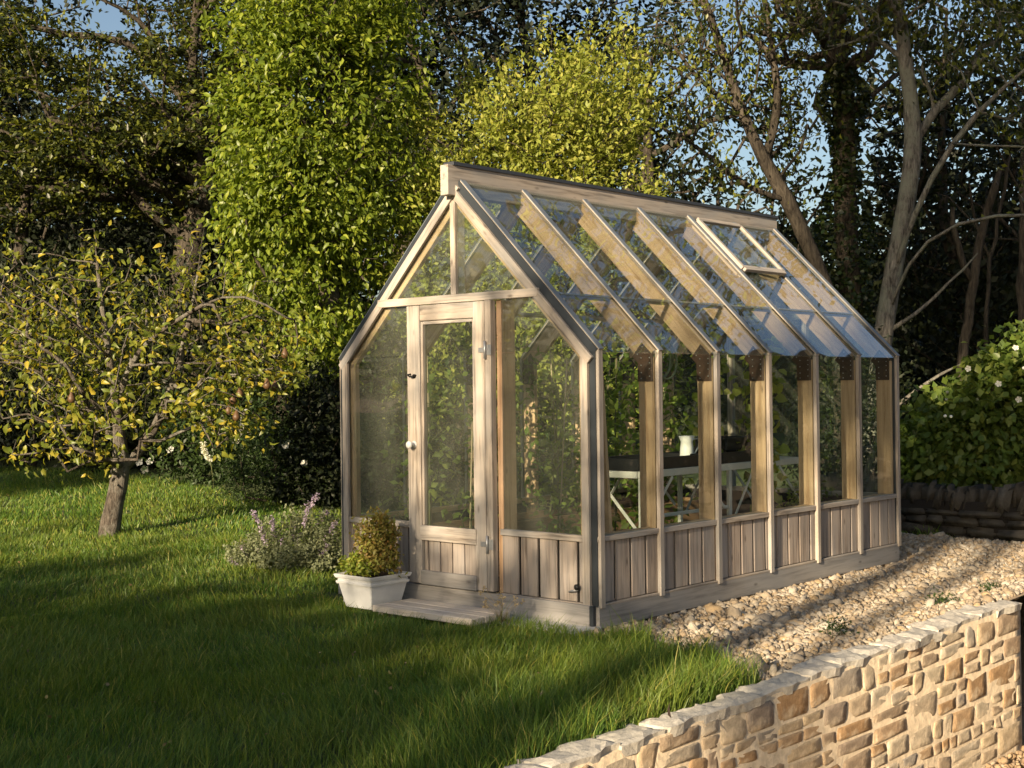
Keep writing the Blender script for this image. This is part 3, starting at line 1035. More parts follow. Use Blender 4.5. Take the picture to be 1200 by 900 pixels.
for (px, py, dd) in ((273, 468, -.5), (281, 460, -.4), (277, 487, -.6), (313, 450, -.6), (322, 452, -.5), (334, 414, -.4), (84, 466, -.7), (268, 480, -.3)):
    p = at(px, py, pd + dd)
    lathe('pear', prof, 10, M_PEAR, pear, Matrix.Translation(Vector(p - pb) + Vector((0, 0, -.05))) @ Matrix.Rotation(rl.uniform(-.2, .2), 4, 'X') @ Matrix.Scale(1.1, 4))


def simple_limbs(base, top, rl, n=3, wob=.25):
    base, top = np.asarray(base, float), np.asarray(top, float)
    k = 6
    return [[base + (top - base) * t / k + (rl.normal(size=3) * wob * [1, 1, 0] if 0 < t else 0) for t in range(k + 1)]]


# ---- bright green tree left of centre
rl = np.random.default_rng(21)
d0 = 16.5
b0 = gnd(385, d0 + .5)
tips = blob_pts([(at(370, 90, d0), (1.05, 1.3, 1.5), 210), (at(345, 210, d0), (.95, 1.2, 1.0), 150), (at(395, -40, d0), (1.2, 1.4, 1.2), 130), (at(340, 320, d0), (.75, 1.0, .8), 120),
                 (at(415, 250, d0 + .5), (.8, 1.0, 1.2), 110), (at(300, 190, d0 - .4), (.45, .6, .7), 50), (at(325, 40, d0 - .3), (.5, .7, .8), 60), (at(375, 400, d0 - .2), (.5, .7, .5), 55), (at(284, 120, d0 - .2), (.35, .5, .32), 30), (at(292, 255, d0 - .3), (.38, .5, .4), 36), (at(450, 90, d0 + .5), (.65, .8, 1.1), 80), (at(275, 30, d0), (.3, .4, .35), 20), (at(455, 210, d0 + .4), (.5, .7, .6), 45)], rl, .45)
tree('leafy_tree', 'bright green broad-leaved tree lit on its left side behind the pear tree', simple_limbs(b0, at(385, 0, d0), rl), tips[np.arange(len(tips)) % 4 > 0], 44, .13, .088, L_BRIGHT, BARK_DARK, .16, 22, width=.46, droop=.45, step=.3, hi=True, curl=.22)

# ---- yellow-green tree behind the ridge
rl = np.random.default_rng(31)
d0 = 17.5
b0 = gnd(620, d0 + .3)
tips = blob_pts([(at(640, 150, d0), (1.25, 1.3, .95), 250), (at(560, 200, d0), (.95, 1.1, .85), 170), (at(700, 130, d0), (.85, 1.0, .8), 150), (at(520, 250, d0 - .2), (.6, .9, .6), 90),
                 (at(640, 270, d0 - .2), (1.5, 1.2, .8), 190), (at(480, 330, d0 - .3), (.45, .7, .6), 60), (at(570, 390, d0 - .2), (1.3, 1.1, 1.1), 190), (at(730, 230, d0), (.6, .9, .9), 80),
                 (at(520, 480, d0 - .3), (1.2, 1.0, .8), 100), (at(700, 430, d0), (1.0, 1.0, 1.0), 90)], rl, .5)
for (px, py, h) in ((648, 22, .9), (672, 45, .6), (716, 30, .8), (745, 40, .7), (545, 50, .8), (560, 75, .6), (490, 105, .6), (500, 140, .4), (598, 70, .5), (737, 12, .7), (632, 50, .5), (437, 245, .4), (690, 30, .7)):
    q0 = at(px, py, d0 + rl.uniform(-.6, .4))
    for f in np.arange(0, 1, .2): tips = np.vstack([tips, (q0 + [rl.normal() * .04, rl.normal() * .05, -h * f])[None]])
tree('leafy_tree', 'yellow-green small-leaved tree with upright shoots rising behind the greenhouse ridge', simple_limbs(b0, at(630, 130, d0), rl), tips, 27, .105, .082, L_YELLOW, BARK_DARK, .13, 32, width=.48, droop=.15, step=.25)

# ---- dark layered tree far left
rl = np.random.default_rng(41)
d0 = 22.0
b0 = gnd(215, d0 + 1)
tips = blob_pts([(at(90, 130, d0), (2.2, 2.0, 1.3), 240), (at(190, 120, d0), (1.5, 2.0, 1.6), 180), (at(40, 205, d0), (1.8, 2.0, .8), 150), (at(170, 200, d0), (1.7, 1.8, .8), 130), (at(240, 40, d0 + .5), (1.2, 1.5, .9), 90),
                 (at(20, 40, d0), (.9, 1.6, .7), 60), (at(-60, 150, d0), (1.2, 2.0, 2.2), 110), (at(215, -60, d0), (2.2, 2.0, .8), 110)], rl, .35)
tips = tips[np.arange(len(tips)) % 3 > 0]
lb = simple_limbs(b0, at(225, -80, d0), rl)
tk = lb[0]
lb += [[tk[4], at(170, 20, d0), at(110, -5, d0 - .5)], [tk[4], at(150, 35, d0), at(80, 50, d0 - .3), at(30, 30, d0 - .4)], [tk[3], at(140, 150, d0), at(60, 140, d0 - .5)], [tk[3], at(270, 70, d0 + .3), at(300, 40, d0)]]
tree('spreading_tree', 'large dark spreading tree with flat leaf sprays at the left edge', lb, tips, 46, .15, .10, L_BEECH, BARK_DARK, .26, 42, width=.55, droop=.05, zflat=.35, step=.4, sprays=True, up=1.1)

# ---- dark trees closing the view behind
rl = np.random.default_rng(51)
for i, (px, d0, zc, rxz, ntip, ps, lab) in enumerate((
        (480, 23, 7.0, (2.4, 2.0, 3.2), 400, 28, 'tall dark tree between the bright green and yellow-green trees'),
        (770, 25, 6.6, (2.1, 1.8, 2.3), 150, 16, 'dark tree with blue sky showing through, right of the yellow-green tree'),
        (620, 27, 8.2, (3.6, 2.0, 3.0), 480, 28, 'dark treetop high above the yellow-green tree'),
        (330, 27, 7.2, (2.8, 2.0, 3.4), 330, 24, 'dark tree rising behind the bright green tree'),
        (20, 26, 5.6, (2.6, 1.8, 4.2), 420, 28, 'dark tree at the left edge behind the spreading tree'),
        (235, 26, 6.4, (2.0, 1.8, 4.2), 380, 28, 'dark tree closing the view behind the left spreading tree'),
        (560, 21, 3.4, (2.6, 1.5, 1.7), 160, 22, 'low dark tree behind the yellow-green tree, seen through the gable glass'),
        (860, 24, 4.0, (1.9, 1.6, 1.6), 130, 22, 'low dark tree behind the greenhouse roof, left of the leaning trunk'),
        (1120, 24, 5.2, (2.4, 1.6, 4.0), 330, 24, 'dense dark tree behind the forked pale trunk'),
        (1230, 22, 4.6, (1.7, 1.6, 4.2), 260, 22, 'dense dark tree at the right edge behind the flowering bush'))):
    b0 = gnd(px, d0)
    c0 = np.array([b0[0], d0, zc])
    bl = [(c0, rxz, ntip // 2)]
    for _ in range(6):
        dd = rl.normal(size=3); dd /= np.linalg.norm(dd)
        bl.append((c0 + dd * np.array(rxz) * .75, np.array(rxz) * .45, ntip // 12))
    tips = blob_pts(bl, rl, .3)
    tips = tips[tips[:, 2] > .5]
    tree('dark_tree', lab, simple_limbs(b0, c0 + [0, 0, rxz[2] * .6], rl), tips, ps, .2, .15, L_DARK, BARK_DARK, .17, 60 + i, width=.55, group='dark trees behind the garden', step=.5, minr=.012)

# dark bank added behind everything to keep bright sky out of the gaps
bx = np.linspace(-70, 80, 61); by = np.array([33.5, 35, 37, 40, 46, 60])
bz = np.array([0, 2.4, 3.9, 4.5, 4.8, 4.8])
BX, BY = np.meshgrid(bx, by, indexing='ij')
BZ_ = np.interp(BY, by, bz) * (1 + .12 * np.sin(BX * .35) + .08 * np.sin(BX * .9 + 1)) * (1 + .5 * smooth(8, 16, BX) + .35 * smooth(-2, -8, BX)) - .4
ii, jj = np.meshgrid(np.arange(60), np.arange(5), indexing='ij')
qb = np.stack([ii * 6 + jj, (ii + 1) * 6 + jj, (ii + 1) * 6 + jj + 1, ii * 6 + jj + 1], -1).reshape(-1, 4)
M_BANK = plain('bank_near_black', (.016, .018, .008), .95, 0, .05, noise=.5, nscale=1.5, bumps=.8)
tag(link('backdrop_bank', np_mesh('backdrop_bank', np.stack([BX, BY, BZ_], -1).reshape(-1, 3), qb, M_BANK, True)), 'dark bank added behind the trees to close sky gaps', None, None, 'structure')

# far wood closing the horizon
rl = np.random.default_rng(71)
CC = []
for x in np.arange(-26, 30, .8):
    for k in range(2):
        d = 31 + rl.uniform(-1.5, 2.5)
        h = 5.2 + rl.uniform(-.8, .8) + (2.6 if x < -2 else 0) + (3.5 if x > 8.5 else 0)
        n = 560
        p = np.stack([x + rl.normal(size=n) * .8, d + rl.normal(size=n) * .7, rl.uniform(0, h, n)], -1)
        CC.append(p)
CC = np.concatenate(CC)
V, F = leaves(CC, .27, rl, None, .4, False, .1, .7)
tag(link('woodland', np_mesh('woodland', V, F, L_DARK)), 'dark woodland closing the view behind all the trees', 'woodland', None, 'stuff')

# ---- right-hand trunks
rl = np.random.default_rng(81)
d0 = 18.5
b0 = gnd(1018, d0)
fk = at(1058, 262, d0)
limbs = [[b0, at(1024, 480, d0), at(1034, 400, d0), at(1044, 330, d0), fk, at(1068, 200, d0), at(1076, 160, d0), at(1068, 120, d0), at(1060, 70, d0), at(1052, 0, d0), at(1046, -80, d0)],
         [at(1044, 330, d0), at(1066, 262, d0 - .3), at(1090, 205, d0 - .5), at(1112, 168, d0 - .6), at(1150, 125, d0 - .8), at(1178, 98, d0 - .9), at(1215, 70, d0 - 1)],
         [at(1076, 160, d0), at(1095, 130, d0), at(1130, 95, d0 + .2), at(1150, 55, d0 + .3)],
         [at(1112, 168, d0 - .6), at(1140, 170, d0 - .9), at(1200, 172, d0 - 1.2)],
         [at(1040, 370, d0), at(1075, 280, d0 - .7), at(1120, 255, d0 - 1), at(1170, 247, d0 - 1.2), at(1215, 252, d0 - 1.3)],
         [at(1060, 70, d0), at(1020, 40, d0), at(990, -20, d0)]]
tips = blob_pts([(at(1110, -20, d0), (1.6, 1.2, .7), 90), (at(1170, 50, d0 - .5), (.9, 1.0, .7), 60), (at(1010, 10, d0), (1.2, 1.0, .6), 50), (at(1090, 90, d0 + .4), (.7, .7, .6), 30), (at(1080, -230, d0), (3.2, 2.5, 1.8), 220), (at(1215, 180, d0 - 1), (.6, .7, .8), 30)], rl, .2)
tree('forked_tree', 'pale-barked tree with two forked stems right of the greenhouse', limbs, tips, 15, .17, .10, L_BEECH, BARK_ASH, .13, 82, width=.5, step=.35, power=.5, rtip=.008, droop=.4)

d0 = 19.5
b0 = gnd(985, d0)
limbs = [[b0, at(985, 400, d0), at(968, 330, d0), at(945, 285, d0), at(925, 235, d0), at(895, 190, d0), at(868, 130, d0), at(850, 70, d0), at(825, 0, d0), at(800, -60, d0)],
         [at(925, 235, d0), at(880, 225, d0 - .2), at(840, 190, d0 - .4), at(800, 160, d0 - .5)], [at(895, 190, d0), at(915, 130, d0 + .2), at(905, 60, d0 + .3), at(890, -40, d0 + .4)],
         [at(868, 130, d0), at(830, 110, d0), at(790, 60, d0 - .3), at(770, 20, d0 - .4)]]
tips = blob_pts([(at(820, -190, d0), (2.6, 2.0, 1.6), 160), (at(930, 170, d0 + .6), (.55, .7, .9), 60), (at(900, 120, d0 + .8), (.8, .7, .7), 50), (at(850, 20, d0), (1.5, 1.2, .9), 90), (at(790, 100, d0 - .4), (.9, .9, .9), 60), (at(900, 60, d0 + .3), (.9, .9, .9), 50), (at(830, 200, d0 - .4), (.6, .6, .4), 25)], rl, .2)
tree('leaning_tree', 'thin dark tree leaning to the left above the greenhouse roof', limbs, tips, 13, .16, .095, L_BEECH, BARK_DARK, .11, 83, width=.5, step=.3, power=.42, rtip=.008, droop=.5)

d0 = 20.5
b0 = gnd(1000, d0)
limbs = [[b0, at(1000, 380, d0), at(990, 260, d0), at(990, 140, d0), at(982, 60, d0), at(975, -20, d0), at(970, -90, d0)], [at(990, 140, d0), at(1030, 105, d0), at(1060, 80, d0 + .2)], [at(985, 90, d0), at(960, 30, d0), at(945, -40, d0)]]
tips = blob_pts([(at(960, 20, d0), (1.3, 1.0, .9), 70), (at(1000, -10, d0), (1.0, 1.0, .8), 50)], rl, .2)
iv = tree('ivy_tree', 'upright trunk wrapped in dark ivy between the leaning and the forked tree', limbs, tips, 13, .17, .10, L_BEECH, BARK_DARK, .17, 84, width=.5, step=.35, power=.3, rtip=.008, droop=.4)
n = 5200
t = rl.uniform(0, 1, n)
line = np.array([b0, at(1000, 380, d0), at(990, 260, d0), at(990, 140, d0), at(984, 70, d0)])
seg = np.linspace(0, 1, 5)
C = np.stack([np.interp(t, seg, line[:, k]) for k in range(3)], -1)
an = rl.uniform(0, 2 * math.pi, n)
rr = (.26 + .22 * (1 - t) + .12 * np.sin(t * 17)) * np.sqrt(rl.uniform(.4, 1, n))
outv = np.stack([np.cos(an), np.sin(an), 0 * an], -1)
C = C + outv * rr[:, None]
V, F = leaves(C - b0, .085, rl, outv * 1.2, .4, False, .4, .85)
link('ivy', np_mesh('ivy', V, F, L_IVY), iv)

# slim trunks and bare stems in the dark wood on the right
for i, (pts, r0, dd, lab) in enumerate((
        (((1118, 560), (1128, 420), (1140, 330), (1150, 270), (1172, 200)), .085, 19.5, 'dark leaning trunk in the shade right of the forked tree'),
        (((1196, 560), (1197, 400), (1198, 250), (1200, 120)), .07, 19.0, 'straight dark trunk at the right edge above the bush'),
        (((1040, 470), (1075, 457), (1108, 437), (1125, 428)), .035, 17.0, 'bare grey branch slanting up above the flowering bush'),
        (((1042, 386), (1075, 368), (1110, 335), (1146, 297)), .028, 18.45, 'thin bare pale branch rising right from the forked trunk'),
        (((1150, 520), (1155, 400), (1160, 300), (1185, 180)), .04, 20.5, 'thin dark stem behind the flowering bush'))):
    P_ = [at(x, y, dd) for x, y in pts]
    if i in (0, 1, 4): P_[0] = gnd(pts[0][0], dd)
    if i == 2: P_ = [gnd(1008, dd)] + P_
    side_l = [P_]
    nt_ = len(pts)
    if i in (0, 4): side_l.append([P_[2], P_[2] + np.array([-.25, 0, .5]), P_[2] + np.array([-.3, 0, 1.1])])
    root = empty('bare_trunk', P_[0], 0, lab, 'branch' if i in (2, 3) else 'trunk')
    A, par, cnt, ends = skeleton(side_l, np.zeros((0, 3)), rl, step=.25)
    A = A + rl.normal(size=A.shape) * .015
    cnt = np.linspace(4, 1, len(cnt))
    link('stem', branch_mesh('stem', A - P_[0], par, cnt, r0, .006, BARK_ASH if i in (2, 3) else BARK_DARK), root)


# ---- shrubs
def shrub(name, label, blobs, size, per, lmat, seed, cat='shrub', base=None, width=.5, spread=.07, hi=False, group=None, droop=.2, stems=True, shell=.55, up=.5, smat=None):
    rl = np.random.default_rng(seed)
    tips = blob_pts(blobs, rl, shell)
    c = np.mean([b[0] for b in blobs], 0)
    if base is None: base = np.array([c[0], c[1], float(hz(c[0], c[1]))])
    tips = tips[tips[:, 2] > base[2] + .03]
    root = empty(name, base, 0, label, cat, group)
    C = np.repeat(tips, per, 0) + rl.normal(size=(len(tips) * per, 3)) * spread
    out = C - c; out /= np.linalg.norm(out, axis=1, keepdims=True) + 1e-9
    V, F = leaves(C - base, size, rl, out * .7, up, hi, droop, width, axis=out * .5, jitter=.7)
    link('foliage', np_mesh('foliage', V, F, lmat), root)
    if stems:
        A, par, cnt, ends = skeleton([[base, base + (c - base) * .5, c]], tips[::max(1, len(tips) // 60)], rl, step=.15)
        link('stem', branch_mesh('stem', A - base, par, cnt, .025, .004, smat or BARK_DARK), root)
    return root


def petals(name, C, n_pet, size, mat, parent, base, rl):
    """small open flowers, one mesh for each"""
    for c in C:
        ac = Acc()
        nrm = np.array([rl.normal() * .4, -1, .3 + rl.normal() * .3]); nrm /= np.linalg.norm(nrm)
        a = np.cross(nrm, [0, 0, 1]); a /= np.linalg.norm(a); b = np.cross(nrm, a)
        for k in range(n_pet):
            th = k / n_pet * 2 * math.pi
            dv = a * math.cos(th) + b * math.sin(th); sv = np.cross(nrm, dv)
            V = np.array([c, c + dv * size * .7 + sv * size * .42 + nrm * size * .2, c + dv * size + nrm * size * .3, c + dv * size * .7 - sv * size * .42 + nrm * size * .2]) - base
            ac.add(V, None, [[0, 1, 2], [0, 2, 3]])
        link(name, ac.mesh(name, mat), parent)


# flowering bush over the stone wall at the right
bd = 14.3
bush = shrub('flowering_bush', 'leafy bush with a few white flowers tumbling over the dry-stone wall', [
    (at(1180, 470, bd), (.55, .7, .55), 210), (at(1120, 500, bd), (.5, .6, .4), 150), (at(1225, 440, bd), (.5, .7, .6), 150), (at(1080, 530, bd), (.3, .5, .32), 70), (at(1160, 540, bd - .2), (.8, .5, .3), 130)],
    .10, 13, L_BUSH, 91, width=.7, spread=.09, droop=.3)
rl = np.random.default_rng(92)
fb = np.array(bush.location)
petals('flower', [at(1135, 432, bd - .65), at(1194, 468, bd - .75), at(1190, 408, bd - .6), at(1170, 450, bd - .7)], 5, .036, M_PETAL, bush, fb, rl)
Ml = leaf_mat('pale_seedheads', [(.11, .14, .045)], .2, .6)
ac = Acc()
for _ in range(10):
    p = at(rl.uniform(1105, 1200), 0, bd)
    px = rl.uniform(1105, 1200); py = 470 - (px - 1105) * .45 + rl.uniform(-8, 45)
    c = at(px, py, bd - .62 + rl.uniform(-.1, .1)) - fb
    V, Q, T = tube_arrays([c + [0, 0, -.016], c + [0, 0, -.008], c + [0, 0, .008], c + [0, 0, .016]], [.006, .017, .017, .006], 7)
    ac.add(V, Q, T)
tag(link('seed_heads', ac.mesh('seed_heads', Ml, True), bush), kind='stuff')

# border behind the lawn on the left
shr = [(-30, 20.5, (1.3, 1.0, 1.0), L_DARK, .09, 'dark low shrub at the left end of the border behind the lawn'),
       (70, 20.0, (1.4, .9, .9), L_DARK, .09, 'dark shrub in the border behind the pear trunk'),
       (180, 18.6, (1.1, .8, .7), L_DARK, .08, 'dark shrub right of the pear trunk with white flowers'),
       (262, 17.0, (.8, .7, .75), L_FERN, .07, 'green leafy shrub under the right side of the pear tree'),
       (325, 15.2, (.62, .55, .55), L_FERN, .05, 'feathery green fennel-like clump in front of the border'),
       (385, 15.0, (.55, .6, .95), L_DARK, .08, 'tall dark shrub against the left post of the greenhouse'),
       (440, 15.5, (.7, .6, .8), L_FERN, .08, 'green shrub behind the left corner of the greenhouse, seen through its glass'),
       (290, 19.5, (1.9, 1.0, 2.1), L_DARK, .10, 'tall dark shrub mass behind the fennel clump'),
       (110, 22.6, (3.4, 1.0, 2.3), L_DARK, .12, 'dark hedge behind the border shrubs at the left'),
       (40, 18.9, (2.6, .7, 1.75), L_DARK, .09, 'added near-black shrub backdrop behind the left half of the pear tree'),  # this and the next: added backdrops standing in for deep shade behind the pear
       (215, 18.9, (1.6, .7, 1.6), L_DARK, .09, 'added near-black shrub backdrop behind the right half of the pear tree'),
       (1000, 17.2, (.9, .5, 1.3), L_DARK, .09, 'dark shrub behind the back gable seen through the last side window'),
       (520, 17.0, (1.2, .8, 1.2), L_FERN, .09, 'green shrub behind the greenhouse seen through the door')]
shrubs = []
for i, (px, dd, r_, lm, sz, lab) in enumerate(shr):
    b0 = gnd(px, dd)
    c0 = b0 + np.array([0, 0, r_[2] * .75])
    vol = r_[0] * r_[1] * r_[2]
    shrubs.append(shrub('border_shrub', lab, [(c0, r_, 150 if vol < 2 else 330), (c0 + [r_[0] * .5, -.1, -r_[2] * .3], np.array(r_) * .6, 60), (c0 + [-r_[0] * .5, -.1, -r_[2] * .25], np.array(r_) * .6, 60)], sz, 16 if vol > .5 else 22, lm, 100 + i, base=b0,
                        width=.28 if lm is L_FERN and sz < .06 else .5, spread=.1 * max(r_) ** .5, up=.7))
rl = np.random.default_rng(120)
petals('flower', [at(200, 527, 17.7), at(163, 541, 17.7), at(169, 550, 17.8), at(176, 541, 17.7)], 5, .06, M_PETAL, shrubs[2], np.array(shrubs[2].location), rl)
petals('flower', [at(335, 522, 14.6), at(357, 543, 14.7)], 5, .05, M_PETAL, shrubs[4], np.array(shrubs[4].location), rl)


def spike(name, label, pts, r, mat, stem_base, seed, cat='flower'):
    rl = np.random.default_rng(seed)
    root = empty(name, stem_base, 0, label, cat, 'white flower spikes in the border')
    line = np.array(pts) - stem_base
    n = 260
    t = rl.uniform(0, 1, n); seg = np.linspace(0, 1, len(line))
    C = np.stack([np.interp(t, seg, line[:, k]) for k in range(3)], -1)
    an = rl.uniform(0, 6.28, n)
    outv = np.stack([np.cos(an), np.sin(an), 0 * an], -1)
    V, F = leaves(C + outv * r * .6, r * .9, rl, outv, .2, False, 0, .5, axis=outv, jitter=.3)
    link('blossom', np_mesh('blossom', V, F, mat), root)
    tube('stalk', [np.zeros(3), line[0] * .5 + [0.02, 0, .1], line[0], line[-1]], .006, 5, M_STEM, root)
    return root


spike('flower_spike', 'white drooping flower spike under the pear branches', [at(238, 518, 16.0), at(240, 530, 16.0), at(247, 541, 16.0)], .045, M_PETAL, gnd(250, 16.1), 131)
spike('flower_spike', 'upper white flower spike half hidden by pear leaves', [at(286, 480, 16.0), at(284, 500, 16.0), at(276, 520, 16.0)], .04, M_PETAL, gnd(280, 16.1), 132)

# catmint beside the left corner
cb = on(335, 668, 0.02)
cat_ = shrub('catmint', 'bushy grey-green catmint with mauve flower spikes beside the planter', [
    (cb + [0, .1, .19], (.44, .36, .28), 210), (cb + [.28, .12, .2], (.26, .26, .26), 110), (cb + [-.25, .05, .1], (.28, .26, .16), 90), (cb + [.08, -.18, .1], (.4, .2, .14), 90)], .028, 26, L_CAT, 141, cat='plant', base=cb, width=.6, spread=.035, smat=M_STEM, shell=.3)
rl = np.random.default_rng(142)
sp_px = [(296, 600), (318, 605), (345, 612), (362, 590), (372, 580), (384, 598), (352, 625), (330, 630), (300, 640), (283, 640), (310, 655), (340, 660), (365, 650), (385, 640), (355, 690), (372, 685), (390, 660), (270, 655), (325, 676), (395, 610), (408, 635), (345, 640), (378, 622), (292, 668), (305, 618)]
for (px, py) in sp_px:
    top = at(px, py, cb[1] + rl.uniform(-.2, .25)) - cb
    bot = top * np.array([.75, .75, 0]) + np.array([0, 0, max(.02, top[2] - rl.uniform(.10, .2))])
    root2 = tube('flower_stem', [bot * [1, 1, .3], (bot + top) / 2, top], .0025, 3, M_STEM, cat_)
    n = 100
    t = rl.uniform(0, 1, n) ** .8
    C = bot + (top - bot) * t[:, None] + rl.normal(size=(n, 3)) * .011
    V, F = leaves(C, .024, rl, None, .5, False, 0, .6)
    link('flower_whorl', np_mesh('flower_whorl', V, F, M_MAUVE), root2)

# planter with herbs
PX, PY = -.356 - .16, -.483 + .17
pot = empty('planter', gw(PX, PY, -.008), -YAW, 'square white tapered planter box standing left of the greenhouse door', 'planter')


def taper_box(name, h0, h1, a0, a1, mat, parent, wall=.02, hollow=True):
    bm = bmesh.new()
    rings = [(a0, h0), (a1, h1)] + ([(a1 - wall, h1), (a1 - wall - .01, h1 - .05)] if hollow else [])
    vs_ = [[bm.verts.new((sx * a, sy * a, h)) for sx, sy in ((-1, -1), (1, -1), (1, 1), (-1, 1))] for a, h in rings]
    for A_, B_ in zip(vs_[:-1], vs_[1:]):
        for k in range(4): bm.faces.new((A_[k], A_[(k + 1) % 4], B_[(k + 1) % 4], B_[k]))
    bm.faces.new(list(reversed(vs_[0])))
    bm.faces.new(vs_[-1])
    bmesh.ops.recalc_face_normals(bm, faces=bm.faces)
    bmesh.ops.bevel(bm, geom=bm.edges[:], offset=.004, segments=2, affect='EDGES')
    return link(name, bm_mesh(name, bm, mat), parent)


taper_box('pot_body', 0, .20, .135, .178, M_POT, pot)
taper_box('pot_collar', .165, .185, .183, .186, M_POT, pot, hollow=False)
taper_box('pot_rim', .205, .232, .188, .198, M_POT, pot)
member('potting_soil', (-.165, 0, .205), (.165, 0, .205), .33, .02, M_SOIL, pot, bev=0)
pc = gw(PX, PY, .22)
shrub('potted_herb', 'upright rusty-green bushy herb growing in the white planter', [(pc + ex * .07 + [0, 0, .20], (.13, .13, .20), 120), (pc + ex * .11 + [0, 0, .10], (.11, .12, .14), 70), (pc + ex * .02 + [0, 0, .28], (.13, .1, .15), 50), (pc + ex * .10 + [0, 0, .34], (.07, .07, .11), 30)], .034, 15, L_RUST, 151, cat='plant', base=pc, width=.5, spread=.025, smat=M_STEM, shell=.2)
shrub('potted_herb', 'low bright green herb at the front left of the white planter', [(pc - ex * .08 - ey * .08 + [0, 0, .06], (.11, .09, .07), 70), (pc + ex * .02 - ey * .12 + [0, 0, .05], (.09, .06, .05), 40)], .03, 14, L_HERB, 152, cat='plant', base=pc - ex * .08 - ey * .08, width=.6, spread=.02, smat=M_STEM, shell=.2)

# wooden step before the door
step = empty('door_step', gw(.15, -.30, 0), -YAW, 'low pale timber step on the grass before the greenhouse door', 'step')
for k in range(3):
    yb = -.13 + k * .125
    member('step_board', (-.48, yb, .018 + random.uniform(-.003, .003)), (.48 + random.uniform(-.02, .01), yb, .018), .118, .045, M_PALE, step, side=(0, 1, 0), bev=.005)
member('bearer', (.42, -.17, -.035), (.42, .17, -.035), .05, .06, M_PALE, step)
member('bearer', (-.42, -.17, -.035), (-.42, .17, -.035), .05, .06, M_PALE, step)

# dry grass stems beside the step
rl = np.random.default_rng(161)
db = gw(.70, -.30, 0)
dg = empty('dry_seedling', db, 0, 'dry straw-coloured weed with pale seed heads beside the step', 'plant')
for k in range(14):
    tip_ = np.array([rl.normal() * .07, rl.normal() * .05, rl.uniform(.08, .26)])
    st = tube('stalk', [np.zeros(3), tip_ * [.4, .4, .6], tip_], .0018, 3, M_STRAW, dg)
    n = 14
    V, F = leaves(tip_ + rl.normal(size=(n, 3)) * .008, .016, rl, None, .5, False, 0, .7)
    link('seed_head', np_mesh('seed_head', V, F, leaf_mat('straw_heads', [(.55, .44, .28), (.45, .35, .22)], .2, .7) if k == 0 else bpy.data.materials['straw_heads']), st)

# ================================================================== inside the greenhouse
bench = empty('staging_bench', gw(0, 0, 0), -YAW, 'cream metal staging bench with cross braces inside the greenhouse', 'bench')
BX0, BX1, BY0, BY1, BZ = .40, .86, .98, 3.25, .885
for (p, q_) in (((BX1, BY0, BZ), (BX1, BY1, BZ)), ((BX0, BY0, BZ), (BX0, BY1, BZ))):
    member('rail', p, q_, .05, .03, M_CREAM, bench, side=(0, 0, 1))
for y in (BY0, (BY0 + BY1) / 2, BY1):
    member('cross_rail', (BX0 + .016, y, BZ), (BX1 - .016, y, BZ), .048, .028, M_CREAM, bench, side=(0, 0, 1))
for y in (BY0 + .02, (BY0 + BY1) / 2 + .02, BY1 - .02):
    for x in (BX0, BX1):
        member('leg', (x, y, .02), (x, y, BZ - .026), .035, .03, M_CREAM, bench, side=(0, 1, 0))
for x in (BX0, BX1):
    for (ya, yb, za, zb) in ((BY0 + .05, BY0 + .38, .52, BZ - .03), (BY0 + 1.06, BY0 + .75, .58, BZ - .03), (BY0 + 1.20, BY0 + 1.48, .50, BZ - .03), (BY1 - .05, BY1 - .40, .52, BZ - .03)):
        member('brace', (x + .018, ya, za), (x + .018, yb, zb), .024, .006, M_CREAM, bench, side=(0, 1, 0), bev=.001)
member('brace', (BX1 - .02, BY0 - .017, .5), (BX0 + .1, BY0 - .017, BZ - .03), .024, .006, M_CREAM, bench, side=(0, 0, 1), bev=.001)
member('stretcher', (BX1, BY0 + .04, .58), (BX1, (BY0 + BY1) / 2, .58), .026, .016, M_CREAM, bench, side=(0, 0, 1))


def tray(loc, sx_, sy_, h, label):
    t = empty('seed_tray', gw(*loc), -YAW, label, 'tray', 'black trays on the bench')
    member('tray_base', (-sx_ / 2, 0, .006), (sx_ / 2, 0, .006), sy_, .01, M_TRAY, t, side=(0, 1, 0), bev=0)
    for s_ in (-1, 1):
        member('tray_side', (-sx_ / 2, s_ * sy_ / 2, h / 2), (sx_ / 2, s_ * sy_ / 2, h / 2), h, .012, M_TRAY, t, side=(0, 0, 1))
        member('tray_side', (s_ * sx_ / 2, -sy_ / 2, h / 2), (s_ * sx_ / 2, sy_ / 2, h / 2), h, .012, M_TRAY, t, side=(0, 0, 1))
    return t


tray((.63, 1.42, BZ + .027), .42, .84, .085, 'long black tray at the front end of the bench, before the jug')
tray((.63, 2.33, BZ + .027), .42, .9, .085, 'black tray at the middle of the bench, behind the jug')
tray((.58, 2.50, BZ + .115), .3, .4, .10, 'smaller black tray stacked on the middle tray')
jug = empty('jug', gw(.66, 1.86, BZ + .03), -YAW, 'white enamel jug with flared lip standing on the bench', 'jug')
lathe('jug_body', [(0, 0), (.056, 0), (.058, .01), (.05, .13), (.045, .17), (.062, .215), (.058, .215), (.041, .172), (.045, .13), (.05, .02), (0, .02)], 20, M_WHITE, jug)
tube('jug_handle', [(.03, .045, .19), (.04, .09, .19), (.045, .095, .13), (.03, .05, .07)], .007, 6, M_WHITE, jug)
# leaning plank near the front right corner
pl = empty('leaning_plank', gw(1.10, .30, .02), -YAW, 'brown plank leaning upright inside the front right corner of the greenhouse', 'plank')
member('plank', (-.01, .0, 0), (.0, -.14, 1.72), .15, .03, M_WARM, pl, side=(1, 0, 0))
